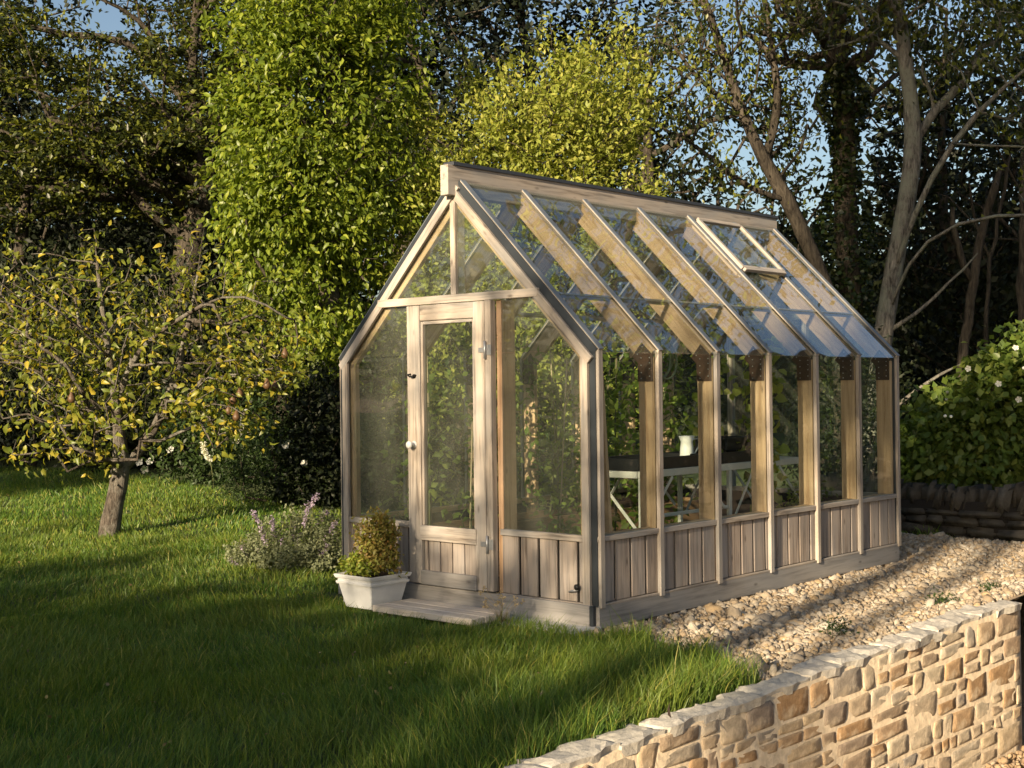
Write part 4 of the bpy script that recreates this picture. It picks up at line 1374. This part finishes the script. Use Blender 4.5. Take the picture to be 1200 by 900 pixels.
# raised beds
for i, (x0, x1, y0, y1, lab) in enumerate(((-W2 + .17, -.62, .35, LEN - .2, 'timber raised bed along the left side inside the greenhouse'), (.0, 1.0, 3.45, LEN - .17, 'small timber raised bed at the back right inside the greenhouse'))):
    bed = empty('raised_bed', gw(0, 0, 0), -YAW, lab, 'raised bed')
    hb = .42 if i == 0 else .34
    for (a, b) in (((x0, y0), (x1, y0)), ((x1, y0), (x1, y1)), ((x1, y1), (x0, y1)), ((x0, y1), (x0, y0))):
        for r_ in range(2):
            member('bed_board', (a[0], a[1], .03 + hb / 4 + r_ * hb / 2), (b[0], b[1], .03 + hb / 4 + r_ * hb / 2), hb / 2 - .006, .03, M_PLANK, bed, side=(0, 0, 1))
    member('bed_soil', (x0 + .02, (y0 + y1) / 2, hb / 2), (x1 - .02, (y0 + y1) / 2, hb / 2), y1 - y0 - .04, hb - .06, M_SOIL, bed, side=(0, 1, 0), bev=0)


def climber(name, label, base, top, r, n_tip, per, size, lmat, seed, hi=False, cane=True, width=.55, cat='plant', group=None, stick=1.0):
    rl = np.random.default_rng(seed)
    base, top = np.asarray(base, float), np.asarray(top, float)
    root = empty(name, base, 0, label, cat, group)
    t = rl.uniform(.08, 1, n_tip)
    an = rl.uniform(0, 6.28, n_tip)
    rad = r * np.sqrt(rl.uniform(.05, 1, n_tip)) * (.6 + .5 * np.sin(t * 9 + seed) ** 2)
    tips = base + (top - base) * t[:, None] + np.stack([np.cos(an) * rad, np.sin(an) * rad, rl.normal(size=n_tip) * .05], -1)
    A, par, cnt, ends = skeleton([[base, base + (top - base) * .35 + rl.normal(size=3) * .03, base + (top - base) * .7 + rl.normal(size=3) * .03, top]], tips, rl, step=.12)
    link('stem', branch_mesh('stem', A - base, par, cnt, .009, .0022, M_STEM, .25), root)
    C = np.repeat(tips, per, 0) + rl.normal(size=(n_tip * per, 3)) * r * .28
    out = C - (base + (top - base) * .5); out[:, 2] = 0; out /= np.linalg.norm(out, axis=1, keepdims=True) + 1e-9
    V, F = leaves(C - base, size, rl, out * .5, .3, hi, .5, width, curl=.3)
    link('foliage', np_mesh('foliage', V, F, lmat), root)
    if cane:
        d = rl.normal(size=3) * .06; d[2] = 0
        tube('cane', [np.zeros(3) + d, (top - base) * stick - d * .5], .006, 5, M_STRAW, root)
    return root


tl = ['first tomato plant from the door along the left side of the greenhouse', 'second tomato plant from the door along the left side of the greenhouse', 'third tomato plant from the door along the left side of the greenhouse',
      'fourth tomato plant from the door along the left side of the greenhouse', 'farthest tomato plant along the left side of the greenhouse']
for k in range(5):
    y = .65 + k * .72
    climber('tomato_plant', tl[k], gw(-.92, y, .40), gw(-.85 + .1 * random.random(), y + random.uniform(-.1, .1), 1.75 + random.uniform(-.15, .3)), .30, 46, 9, .075, L_TOM, 170 + k, group='tomato plants inside the greenhouse', stick=1.1)
climber('tomato_plant', 'loose tomato plant behind the front right gable pane', gw(.05, 1.0, .05), gw(.22, .95, 1.45), .26, 40, 8, .07, L_TOM, 180, stick=1.2)
climber('tomato_plant', 'tomato plant behind the front end of the bench', gw(.0, 1.75, .05), gw(.05, 1.8, 1.75), .34, 55, 9, .08, L_TOM, 181)
climber('tomato_plant', 'tomato plant behind the jug, left of the hanging vine', gw(-.1, 2.5, .05), gw(-.05, 2.55, 1.8), .34, 55, 9, .08, L_TOM, 182)
climber('hanging_vine', 'pale yellow-green vine with heart-shaped leaves hanging in the fourth side window', gw(.86, 2.62, .45), gw(.92, 2.55, 1.80), .15, 75, 3, .085, L_VINE, 183, hi=True, cane=False, width=.85)
climber('hanging_vine', 'vine with drooping leaves in the third side window', gw(.62, 2.15, 1.0), gw(.78, 2.1, 1.82), .12, 26, 3, .075, L_VINE, 184, hi=True, cane=False, width=.85)
climber('seedling', 'small yellow-green plant above the sill in the fifth side window', gw(.88, 3.05, .40), gw(.88, 3.05, .72), .09, 22, 6, .04, L_VINE, 185, cane=False)
climber('seedling', 'small leafy plant above the bed at the back of the greenhouse', gw(.7, 3.8, .34), gw(.7, 3.8, .62), .12, 22, 6, .05, L_BUSH, 186, cane=False)
climber('seedling', 'small plant with pale leaves behind the lower door glass', gw(-.28, .45, .03), gw(-.25, .42, .72), .1, 22, 6, .05, L_TOM, 187, cane=True, stick=1.8)
# coiled hose hanging from a rafter
ho = empty('hose_coil', gw(.62, 1.62, 1.70), -YAW, 'coiled pale green hose hanging under the roof in the third side window', 'hose')
th = np.linspace(0, 2 * math.pi * 3.2, 90)
tube('hose', np.stack([.03 * np.sin(th * .31), .13 * np.cos(th) + .01 * np.sin(th * .4), .14 * np.sin(th) + .008 * th / 6], -1), .008, 6, plain('hose_green', (.20, .24, .14), .5), ho)

# ================================================================== stone walls
def stone_mesh(lx, ly, lz, rl, jit=.12, bev=.22, mat=None):
    bm = bmesh.new()
    bmesh.ops.create_cube(bm, size=1)
    for v in bm.verts:
        v.co = Vector((v.co.x * lx, v.co.y * ly, v.co.z * lz))
        v.co += Vector((rl.normal() * jit * min(lx, lz) * .5, rl.normal() * jit * ly * .3, rl.normal() * jit * min(lx, lz) * .5))
    bmesh.ops.bevel(bm, geom=bm.edges[:], offset=bev * min(lx, ly, lz), segments=2, affect='EDGES', clamp_overlap=True)
    for v in bm.verts:
        v.co += Vector(rl.normal(size=3)) * .008 * min(1, lz * 8)
    return bm_mesh('stone', bm, mat, True)


M_STONE = stone_mat('wall_stone', [(.52, .41, .27), (.58, .49, .36), (.42, .265, .135), (.42, .375, .31), (.60, .50, .35), (.30, .27, .235), (.50, .33, .18), (.56, .47, .34), (.36, .275, .19)], .5, 24, smear=(.60, .49, .345))
M_MORTAR = plain('mortar', (.62, .505, .355), .95, 0, .15, noise=.3, nscale=18, bumps=.9)
M_CAPST = stone_mat('cap_stone', [(.50, .47, .41), (.46, .44, .39), (.55, .51, .44), (.42, .40, .35)], .4, 26)
wall = empty('retaining_wall', tuple(WA), math.atan2(wdir[1], wdir[0]), 'cream limestone retaining wall along the lower right', 'wall')
# local frame: x along the wall, y towards the lawn, z up from the near top edge
TH = .19
rl = np.random.default_rng(201)
U0, U1 = -2.2, WLEN + .015
nseg = 60
uu = np.linspace(U0, U1, nseg + 1)
tz = wall_top(uu) - WA[2] - .035
zb = LOW - WA[2] - .1
V = []
for u, z in zip(uu, tz):
    V += [(u, .003, zb), (u, .003, z), (u, TH, z), (u, TH, zb)]
F = []
for k in range(nseg):
    a = k * 4
    for j in range(3): F.append((a + j, a + 4 + j, a + 5 + j, a + 1 + j))
F += [(0, 1, 2, 3), (nseg * 4 + 3, nseg * 4 + 2, nseg * 4 + 1, nseg * 4)]
link('mortar_core', np_mesh('mortar_core', np.array(V), np.array(F), M_MORTAR), wall)


def face_stone(l, h, rl, mat):
    """flat-faced rubble stone: front towards -Y"""
    cx_, cz_ = l / 2, h / 2
    j = min(l, h) * .10
    P8 = []
    for sx, sz in ((-1, -1), (1, -1), (1, 1), (-1, 1)):
        c = np.array([sx * cx_ + rl.normal() * j * .6 - sx * j * .3, sz * cz_ + rl.normal() * j * .45 - sz * j * .2])
        r1, r2 = rl.uniform(.06, .2, 2) * min(l, h)
        a = c - np.array([sx * r1, 0]); b = c - np.array([0, sz * r2])
        P8 += ([b, a] if sx * sz < 0 else [a, b])
    P8 = np.array(P8)
    P8 = P8[np.argsort(np.arctan2(P8[:, 1] / h, P8[:, 0] / l))]
    tilt = rl.normal() * .002; tilt2 = rl.normal() * .002; pr = rl.uniform(-.001, .0018)
    V = []
    for sc_, y in ((1.0, .06), (1.0, .002), (.975, -.0008 - pr)):
        for p in P8:
            q = p * sc_
            V.append((q[0], y + (tilt * q[0] / l * 2 + tilt2 * q[1] / h * 2 + rl.normal() * .0012) * (y < .01), q[1]))
    for k in range(8):
        q = P8[k] * .5
        V.append((q[0], -.0016 - pr + rl.normal() * .0014 + tilt * q[0] / l * 2 + tilt2 * q[1] / h * 2, q[1]))
    V.append((0, -.0016 - pr + rl.normal() * .0014, 0))
    Q = [(r * 8 + k, r * 8 + (k + 1) % 8, r * 8 + 8 + (k + 1) % 8, r * 8 + 8 + k) for r in range(3) for k in range(8)]
    T = [(24 + k, 24 + (k + 1) % 8, 32) for k in range(8)]
    return np_mesh('stone', np.array(V), [np.array(Q), np.array(T)], mat, False)


ZB0 = LOW - WA[2] - .05
HT = -.035 - .004 - ZB0
hs = []
while sum(hs) < HT: hs.append(float(rl.choice([.085, .11, .135, .16, .175])))
hs = [h * HT / sum(hs) for h in hs]


def course(u, z):                      # height of a course line, following the gentle rise of the wall
    return z + float(wall_top(u) - WA[2]) * (z - ZB0) / HT


z = ZB0
for h in hs:
    u = U0 + rl.uniform(0, .2)
    while u < U1 - .03:
        l = float(np.clip(h * rl.uniform(.8, 2.7), .10, .40))
        if U1 - u - l < .07: l = U1 - u - .004
        pieces = [(0, h)]
        if h > .125 and rl.random() < .35: pieces = [(0, h * .5), (h * .5, h * .5)]
        for (dz, ph) in pieces:
            zc = course(u + l / 2, z + dz + ph / 2)
            wp = WA + wdir * (u + l / 2) + np.array([0, 0, zc])
            if EYE - wp[2] > wp[1] * 470 / F_PX: continue      # below the picture
            o = link('stone', face_stone(l - rl.uniform(.004, .013), ph - rl.uniform(.004, .012), rl, M_STONE), wall)
            o.location = (u + l / 2, .002, zc)
            o.rotation_euler = (0, rl.normal() * .012 - .02 * (zc - ZB0) / HT, 0)
        u += l
    z += h
# cap stones
u = U0


def rough(a, b, sd):
    return .5 * math.sin(a * 23 + b * 17 + sd) + .3 * math.sin(a * 47 - b * 31 + 2 * sd) + .25 * math.sin(a * 11 + b * 60 + sd * 3)


while u < U1 - .02:
    l = min(float(rl.uniform(.22, .62)), U1 - u)
    if l < .08: break
    t_ = float(rl.uniform(.04, .055))
    sd = float(rl.uniform(0, 50))
    dz0 = float(rl.uniform(-.008, .006)); ov = float(rl.uniform(-.004, .018)); bk0 = TH + float(rl.uniform(-.05, .02)); skew = float(rl.uniform(-.08, .08))
    bm = bmesh.new()
    ku, kv = max(4, int(l / .045)), 6
    grid = []
    for a in range(ku + 1):
        line = []
        for b in range(kv + 1):
            fu, fv = a / ku, b / kv
            uu_ = u + .004 + (l - .008) * fu + skew * (fv - .5) * .5 + (.012 * rough(fv, fu, sd) if a in (0, ku) else 0)
            yy_ = -ov + .02 * rough(uu_ * .7, 0, sd) * (1 - fv) + (bk0 + ov + .03 * rough(uu_, .5, sd)) * fv
            edge = min(fu, 1 - fu, fv, 1 - fv)
            zz = float(wall_top(uu_)) - WA[2] + dz0 + .006 * rough(uu_ * .8, yy_ * .8, sd) - (.010 if edge < .01 else 0) + rl.normal() * .0022
            line.append(bm.verts.new((uu_, yy_, zz)))
        grid.append(line)
    for a in range(ku):
        for b in range(kv): bm.faces.new((grid[a][b], grid[a + 1][b], grid[a + 1][b + 1], grid[a][b + 1]))
    ring = [grid[a][0] for a in range(ku + 1)] + [grid[ku][b] for b in range(1, kv + 1)] + [grid[a][kv] for a in range(ku - 1, -1, -1)] + [grid[0][b] for b in range(kv - 1, 0, -1)]
    low_ = [bm.verts.new((v.co.x, v.co.y + (.010 if v.co.y < .1 else 0) + rl.normal() * .003, v.co.z - t_)) for v in ring]
    for a in range(len(ring)):
        b = (a + 1) % len(ring)
        bm.faces.new((ring[a], low_[a], low_[b], ring[b]))
    bm.faces.new(list(reversed(low_)))
    bmesh.ops.recalc_face_normals(bm, faces=bm.faces)
    link('cap_stone', bm_mesh('cap_stone', bm, M_CAPST), wall)
    u += l

# dry-stone wall behind
M_DRY = stone_mat('dark_wall_stone', [(.06, .056, .048), (.085, .077, .063), (.045, .043, .039), (.115, .108, .094), (.07, .06, .046)], .55, 18)
dw = empty('dry_stone_wall', gw(0, 5.85, .03), -YAW, 'dark dry-stone wall with upright cope stones behind the greenhouse', 'wall')
rl = np.random.default_rng(211)
DX0, DX1 = -.6, 3.2
member('wall_core', (DX0, .24, .08), (DX1, .24, .08), .36, .5, M_DARK, dw, side=(0, 1, 0), bev=0)
z = -.12
for h in (.11, .10, .09, .075):
    u = DX0 + rl.uniform(0, .2)
    while u < DX1:
        l = float(rl.uniform(.16, .42))
        o = link('stone', stone_mesh(l - .012, .26, h - .01, rl, .2, .28, M_DRY), dw)
        o.location = (u + l / 2, .13 + rl.uniform(-.02, .03), z + h / 2)
        o.rotation_euler = (0, rl.normal() * .02, 0)
        u += l
    z += h
u = DX0
while u < DX1:
    w = float(rl.uniform(.075, .15)); h = float(rl.uniform(.22, .31))
    o = link('cope_stone', stone_mesh(w, .32, h, rl, .3, .42, M_DRY), dw)
    o.location = (u + w / 2, .20 + rl.uniform(-.03, .03), z + h / 2 - .015)
    o.rotation_euler = (0, rl.uniform(.02, .22), rl.normal() * .08)
    u += w * .96
# ivy trailing over it
rl = np.random.default_rng(212)
for (x, lab) in ((2.02, 'dark creeper hanging over the dry-stone wall at the right'),):
    pb_ = gw(x, 5.80, .5)
    shrub('creeper', lab, [(pb_ + [0, 0, -.1], (.14, .07, .22), 70)], .035, 12, L_IVY, 213, base=gw(x, 5.78, .02), stems=False, spread=.03)


# ================================================================== gravel and grass (stuff)
def pebbles(name, P, size, rl, mat, label):
    n = len(P)
    ico = bmesh.new(); bmesh.ops.create_icosphere(ico, subdivisions=1, radius=1)
    bv = np.array([v.co for v in ico.verts]); bf = np.array([[v.index for v in f.verts] for f in ico.faces]); ico.free()
    ax = rl.uniform(.55, 1.25, (n, 1, 3)); ax[:, :, 2] *= .65
    V = bv[None] * ax * (1 + rl.normal(size=(n, 12, 1)) * .14)
    q = rl.normal(size=(n, 4)); q[:, 1:3] *= .5; q /= np.linalg.norm(q, axis=1, keepdims=True)
    w, x, y, z_ = q.T
    Rm = np.stack([np.stack([1 - 2 * (y * y + z_ * z_), 2 * (x * y - w * z_), 2 * (x * z_ + w * y)], -1), np.stack([2 * (x * y + w * z_), 1 - 2 * (x * x + z_ * z_), 2 * (y * z_ - w * x)], -1), np.stack([2 * (x * z_ - w * y), 2 * (y * z_ + w * x), 1 - 2 * (x * x + y * y)], -1)], 1)
    V = np.einsum('nij,nkj->nki', Rm, V)
    sz = size * rl.lognormal(-.1, .46, (n, 1, 1))
    V = V * sz + P[:, None]
    F = (np.arange(n)[:, None, None] * 12 + bf[None]).reshape(-1, 3)
    return tag(link(name, np_mesh(name, V.reshape(-1, 3), F, mat)), label, 'gravel', None, 'stuff')


M_GRAVEL = stone_mat('gravel_stone', [(.38, .31, .225), (.44, .385, .30), (.28, .21, .135), (.35, .31, .255), (.50, .45, .365), (.23, .19, .145), (.38, .28, .165)], .4, 40)
rl = np.random.default_rng(221)
n = 39000
lx = rl.uniform(.2, 3.6, n); ly = rl.uniform(-1.6, 5.75, n)
gxw = G0[0] + ex[0] * lx + ey[0] * ly; gyw = G0[1] + ex[1] * lx + ey[1] * ly
u_, v_ = wall_uv(gxw, gyw)
jx, jy = gxw + rl.normal(size=n) * .03, gyw + rl.normal(size=n) * .03
k = gravel_mask(jx, jy) & (v_ > .15)
gxw, gyw = gxw[k], gyw[k]
P = np.stack([gxw, gyw, gravel_z(gxw, gyw) + rl.uniform(.0, .014, len(gxw))], -1)
pebbles('gravel', P, .0185, rl, M_GRAVEL, 'pale buff limestone gravel between the greenhouse and the retaining wall')
# lower gravel by the foot of the wall
n = 5200
u_ = rl.uniform(2.4, WLEN + 1.5, n); v_ = -rl.uniform(0, 1.6, n) ** 1.0
P = np.stack([WA[0] + u_ * wdir[0] - v_ * wnorm[0], WA[1] + u_ * wdir[1] - v_ * wnorm[1], LOW + rl.uniform(0, .02, n) + .04 * np.exp(v_ * 6)], -1)
M_GRAVEL2 = stone_mat('brown_gravel_stone', [(.34, .23, .13), (.40, .30, .19), (.28, .19, .11), (.44, .36, .27), (.24, .17, .11)], .35, 40)
pebbles('lower_gravel', P, .019, rl, M_GRAVEL2, 'brown gravel at the foot of the retaining wall')

# weeds in the gravel
for i, (px, py, lab) in enumerate(((978, 740, 'dark weed in the gravel nearest the lawn'), (1102, 708, 'dark weed in the gravel beside the wall top, middle of three'), (1160, 696, 'dark weed in the gravel at the far end of the wall'))):
    b0 = on(px, py, .03)
    shrub('gravel_weed', lab, [(b0 + [0, 0, .02], (.10, .07, .035), 40)], .028, 9, L_FERN, 231 + i, cat='weed', base=b0 - [0, 0, .02], stems=False, spread=.025, width=.35, group='weeds in the gravel')


def grass_mat():
    m, nt, bs = new_mat('grass_blades')
    L = nt.links.new
    ge = N(nt, 'ShaderNodeNewGeometry')
    c = ramp(nt, ge.outputs['Random Per Island'], [(0, (.05, .115, .018)), (.35, (.08, .16, .026)), (.7, (.12, .20, .032)), (.92, (.22, .26, .04)), (1, (.36, .31, .10))])
    tc = N(nt, 'ShaderNodeTexCoord')
    n = N(nt, 'ShaderNodeTexNoise', Scale=.9, Detail=4.0, Roughness=.6)
    L(tc.outputs['Object'], n.inputs['Vector'])
    c = mixc(nt, ramp(nt, n.outputs[0], [(.4, (0, 0, 0)), (.7, (.4, .4, .4))]), c, (.20, .21, .035))
    L(c, bs.inputs['Base Color'])
    bs.inputs['Roughness'].default_value = .45
    bs.inputs['Specular IOR Level'].default_value = .3
    tr = N(nt, 'ShaderNodeBsdfTranslucent')
    L(mixc(nt, 1.0, c, (1.5, 1.5, .6), 'MULTIPLY'), tr.inputs['Color'])
    mx = N(nt, 'ShaderNodeMixShader'); mx.inputs[0].default_value = .35
    L(bs.outputs[0], mx.inputs[1]); L(tr.outputs[0], mx.inputs[2])
    L(mx.outputs[0], nt.nodes['Material Output'].inputs['Surface'])
    return m


M_GRASS = grass_mat()
rl = np.random.default_rng(241)


def border_edge(x):                    # depth at which the lawn ends on the left
    pts = np.array([on(-60, 532, .55)[:2]] * 0 + [gnd(-80, 19.2)[:2], gnd(0, 18.9)[:2], gnd(120, 18.3)[:2], gnd(220, 16.8)[:2], gnd(300, 15.6)[:2], gnd(370, 15.0)[:2], gnd(430, 14.6)[:2]])
    return np.interp(x, pts[:, 0], pts[:, 1])


GP = []
for (d0, d1, dens, bw, bh) in ((4.6, 7.2, 6800, .0042, .062), (7.2, 9.5, 4600, .0052, .060), (9.5, 13, 2600, .0075, .052), (13, 19.5, 1250, .011, .05)):
    xw0, xw1 = -d1 * .40, d1 * .25
    n = int((d1 - d0) * (xw1 - xw0) * dens)
    y = rl.uniform(d0, d1, n); x = rl.uniform(xw0, xw1, n)
    k = np.abs(x) < y * .41
    x, y = x[k], y[k]
    lx, ly = to_gl(x, y)
    u_, v_ = wall_uv(x, y)
    inside = (lx > -W2 - .06) & (lx < W2 + .1) & (ly > -.13) & (ly < LEN + .1)
    stepz = (np.abs(lx - .15) < .47) & (np.abs(ly + .28) < .17)
    potz = (np.abs(lx - PX) < .13) & (np.abs(ly - PY) < .14)
    okm = ~inside & ~stepz & ~potz & ~gravel_mask(x, y) & (v_ > .165) & (y < border_edge(x) + rl.normal(size=len(x)) * .08)
    okm &= ~((lx > W2) & (ly > 0))
    x, y, v_, lx, ly = x[okm], y[okm], v_[okm], lx[okm], ly[okm]
    n = len(x)
    clump = .5 + .5 * np.sin(x * 7.3 + 2 * np.sin(y * 3.1)) * np.sin(y * 6.1 + 1.5 * np.sin(x * 4.7))
    h = bh * rl.lognormal(0, .28, n) * (.6 + .75 * clump)
    longz = smooth(-1.2, .8, x) * smooth(1.9, .4, v_)
    h = h * (1 + .9 * longz) * np.where((ly > -.5) & (lx > .6), 1.25, 1)
    an = rl.uniform(0, 6.28, n)
    lean = rl.normal(size=(n, 2)) * .38 + .18 * np.stack([np.sin(x * 2.3 + y), np.cos(y * 2.1 - x)], -1)
    w = bw * rl.uniform(.6, 1.3, n)
    GP.append((x, y, h, an, lean, w))
x, y, h, an, lean, w = [np.concatenate([g[i] for g in GP]) for i in range(6)]
n = len(x)
B = np.stack([x, y, hz(x, y) - .004], -1)
sd = np.stack([np.cos(an), np.sin(an), 0 * an], -1) * w[:, None]
ld = np.stack([lean[:, 0] * h, lean[:, 1] * h, 0 * h], -1)
upv = np.stack([0 * h, 0 * h, h], -1)
V = np.stack([B - sd * .5, B + sd * .5, B + ld * .35 + upv * .55 + sd * .42, B + ld * .35 + upv * .55 - sd * .42, B + ld * 1.1 + upv], 1).reshape(-1, 3)
i5 = np.arange(n)[:, None] * 5
Q = i5 + np.array([[0, 1, 2, 3]]); T = i5 + np.array([[3, 2, 4]])
tag(link('grass', np_mesh('grass', V, [Q, T], M_GRASS)), 'green lawn grass in front of and beside the greenhouse', 'grass', None, 'stuff')
print('grass blades', n)

# leaf litter too small to count
rl = np.random.default_rng(252)
M_LITTER = leaf_mat('leaf_litter', [(.26, .17, .07), (.36, .28, .10), (.16, .09, .04), (.30, .24, .14)], .2, .7)
n = 520
y = rl.uniform(5, 14, n); x = rl.uniform(-.39, .30, n) * y
lx, ly = to_gl(x, y); u_, v_ = wall_uv(x, y)
k = ~((lx > -W2 - .05) & (lx < W2 + .1) & (ly > -.1) & (ly < LEN + .1)) & (v_ > .2)
x, y = x[k], y[k]
zz = hz(x, y) + np.where(gravel_mask(x, y), .03, .035)
V, F = leaves(np.stack([x, y, zz], -1), .026, rl, None, 1.2, True, 0, .55, curl=.3)
tag(link('leaf_litter', np_mesh('leaf_litter', V, F, M_LITTER)), 'scattered tiny dry leaves over lawn and gravel', 'leaf litter', None, 'stuff')

# fallen leaves
rl = np.random.default_rng(251)
M_FALL = leaf_mat('fallen_brown', [(.22, .09, .035)], .2, .6)
M_FALLY = leaf_mat('fallen_yellow', [(.42, .32, .07)], .25, .6)
for i, (px, py, mm, sz, lab) in enumerate(((787, 842, M_FALL, .085, 'curled red-brown leaf lying on the grass against the wall top'), (376, 764, M_FALLY, .05, 'small yellow leaf on the dark lawn left of the door'),
                                           (455, 790, M_FALLY, .035, 'tiny straw-yellow leaf on the lawn below the planter'), (640, 810, M_FALL, .04, 'small brown leaf on the lawn below the door step'))):
    b0 = on(px, py, .05)
    V, F = leaves(np.zeros((1, 3)), sz, rl, None, 1.0, True, 0, .6, curl=.4)
    o = link('fallen_leaf', np_mesh('fallen_leaf', V, F, mm))
    o.location = b0
    tag(o, lab, 'leaf', 'fallen leaves on the lawn')

# ================================================================== the rest of the garden, outside the frame
# trees towards the sun, behind the camera: they shade the foreground
ca, sa = math.cos(R(SUN_LEFT)), math.sin(R(SUN_LEFT))
TAN = math.tan(R(SUN_EL))


def la(l, a):                          # lateral / along coordinates of the sun direction
    return np.array([l * ca + a * sa, -l * sa + a * ca, 0.0])


L_SHADE = leaf_mat('shade_tree_leaves', [(.05, .075, .016), (.07, .095, .02), (.04, .06, .014)], .3, .45)
rl = np.random.default_rng(261)
AH = -20.0


def shade_tree(l, a, zlo, zhi, rl_, ntip, per, size, lab, sprd=.3, R0=.16, lb=None):
    b0 = la(l if lb is None else lb, a); b0[2] = -.3
    c0 = la(l, a); c0[2] = (zlo + zhi) / 2
    rz_ = (zhi - zlo) / 2
    tips = blob_pts([(c0, (rl_, rl_, rz_), ntip)], rl, .2)
    return tree('garden_tree', lab, simple_limbs(b0, c0 + [0, 0, rz_ * .5], rl, wob=.1), tips, per, sprd, size, L_SHADE, BARK_DARK, R0, int(rl.integers(1000000)), width=.6, group='trees behind the viewpoint', step=.6)



NUM = ['one', 'two', 'three', 'four', 'five', 'six', 'seven', 'eight', 'nine', 'ten', 'eleven', 'twelve']
# a dense row whose shadow ends just before the greenhouse
for i, l in enumerate(np.arange(-19.0, -3.9, 1.5)):
    a_end = 7.4 if l < -9 else (8.9 if l < -4.2 else 6.5)
    a_ = AH + .5 * math.sin(i * 1.7)
    shade_tree(l, a_, .2, (a_end - a_) * TAN + .12 * math.sin(i * 2.1), 1.25, 230, 22, .36, 'dense low garden tree in the row behind the viewpoint' , .28, .1)
for i, l in enumerate(np.arange(-18.2, -4.2, 1.5)):
    a_end = 7.3 if l < -9 else 8.8
    shade_tree(l, AH - 2.2, .2, (a_end - AH + 2.2) * TAN, 1.2, 180, 18, .36, 'dense low garden tree in the row behind the viewpoint', .28, .1)
shade_tree(-2.6, AH - 2.0, 11.3, 13.0, .95, 90, 14, .34, 'tall garden tree with a high crown behind the viewpoint', .28, .1, -2.25)
# tall trees with high crowns further right: they keep the wood behind the greenhouse dark
for i, (l, zlo, zhi, r_) in enumerate(((-5.2, 12.0, 18.5, 1.5), (-3.2, 11.2, 19, 1.5), (-.8, 9.4, 19, 1.5), (1.0, 8.6, 19, 1.8), (3.2, 7.5, 18, 1.9))):
    shade_tree(l, AH - 2.0, zlo + 3.1, zhi + 3.4, r_, 240, 15, .42, 'tall garden tree with a high crown behind the viewpoint', .35, .17, (-7.6, -3.3, -.8, 1.0, 3.2)[i])
# thin slender trees that dapple the gable
for i, (l, a_, zlo, zhi) in enumerate(((-5.6, -15.5, 6.0, 7.6), (-4.5, -15.0, 5.9, 7.5), (-6.6, -15.5, 6.0, 7.7), (-14.2, -22, 8.5, 9.4), (-16.5, -22, 8.5, 9.5), (-3.9, -14.0, 6.3, 8.4), (-4.9, -13.5, 6.6, 8.2))):
    up_ = (8.0 if i not in (3, 4) else 11.5) - a_
    shade_tree(l, a_, zlo + up_ * (TAN - .2493), zhi + up_ * (TAN - .2493), .9 if i not in (3, 4) else 1.2, 26 if i not in (3, 4) else 70, 6 if i not in (3, 4) else 12, .17 if i not in (3, 4) else .32, 'slender garden tree with a thin top behind the viewpoint', .2, .05, -3.1 if i == 5 else None)
# a tall tree above the right edge, mirrored in the roof glass
b0 = np.array([11.5, 19.0, float(hz(11.5, 19.0))])
tips = blob_pts([((9.0, 19.5, 11.8), (3.6, 3.0, 2.6), 110), ((6.5, 21, 12.5), (2.5, 2.5, 2.0), 50), ((11.5, 18, 13.5), (3, 3, 2.4), 60), ((8.5, 15.5, 9.5), (2.2, 1.8, 1.6), 50)], rl, .25)
tree('tall_tree', 'tall leafy tree arching high above the right edge', simple_limbs(b0, (9.5, 19.3, 12.5), rl), tips, 16, .22, .16, L_BRIGHT, BARK_DARK, .25, 320, width=.55, step=.6)
# sunlit trees on the far left, mirrored in the gable glass
for i, (x, y, h, r_) in enumerate(((-20, 3, 7, 2.4), (-22, 9, 8, 2.8), (-19, 14, 6, 2.2), (-24, 17, 9, 3.0), (-17, 7.5, 2.6, 1.6))):
    b0 = np.array([x, y, float(hz(x, y))])
    tips = blob_pts([(b0 + [0, 0, h * .55], (r_, r_, h * .45), 150)], rl, .4)
    tree('leafy_tree', 'sunlit yellow-green tree on the far left beyond the picture', simple_limbs(b0, b0 + [0, 0, h * .7], rl), tips, 16, .3, .3, L_YELLOW, BARK_DARK, .16, 300 + i, width=.55, group='trees on the far left', step=.6)
# unseen dark hedge trees, added so the side glass mirrors something dark
for i, (x, y, h, r_) in enumerate(((11, 8, 5, 1.8), (12.5, 11.5, 6, 2.0), (13, 15, 6.5, 2.1), (10.5, 4.5, 4.5, 1.8))):
    b0 = np.array([x, y, LOW])
    tips = blob_pts([(b0 + [0, 0, h * .5], (r_, r_, h * .5), 170)], rl, .4)
    tips = tips[tips[:, 2] > LOW + .1]
    tree('added_hedge_tree', 'unseen dark hedge tree added beyond the right edge for the side-glass reflection', simple_limbs(b0, b0 + [0, 0, h * .7], rl), tips, 18, .3, .28, L_DARK, BARK_DARK, .14, 340 + i, width=.6, group='added hedge trees beyond the right edge', step=.6)
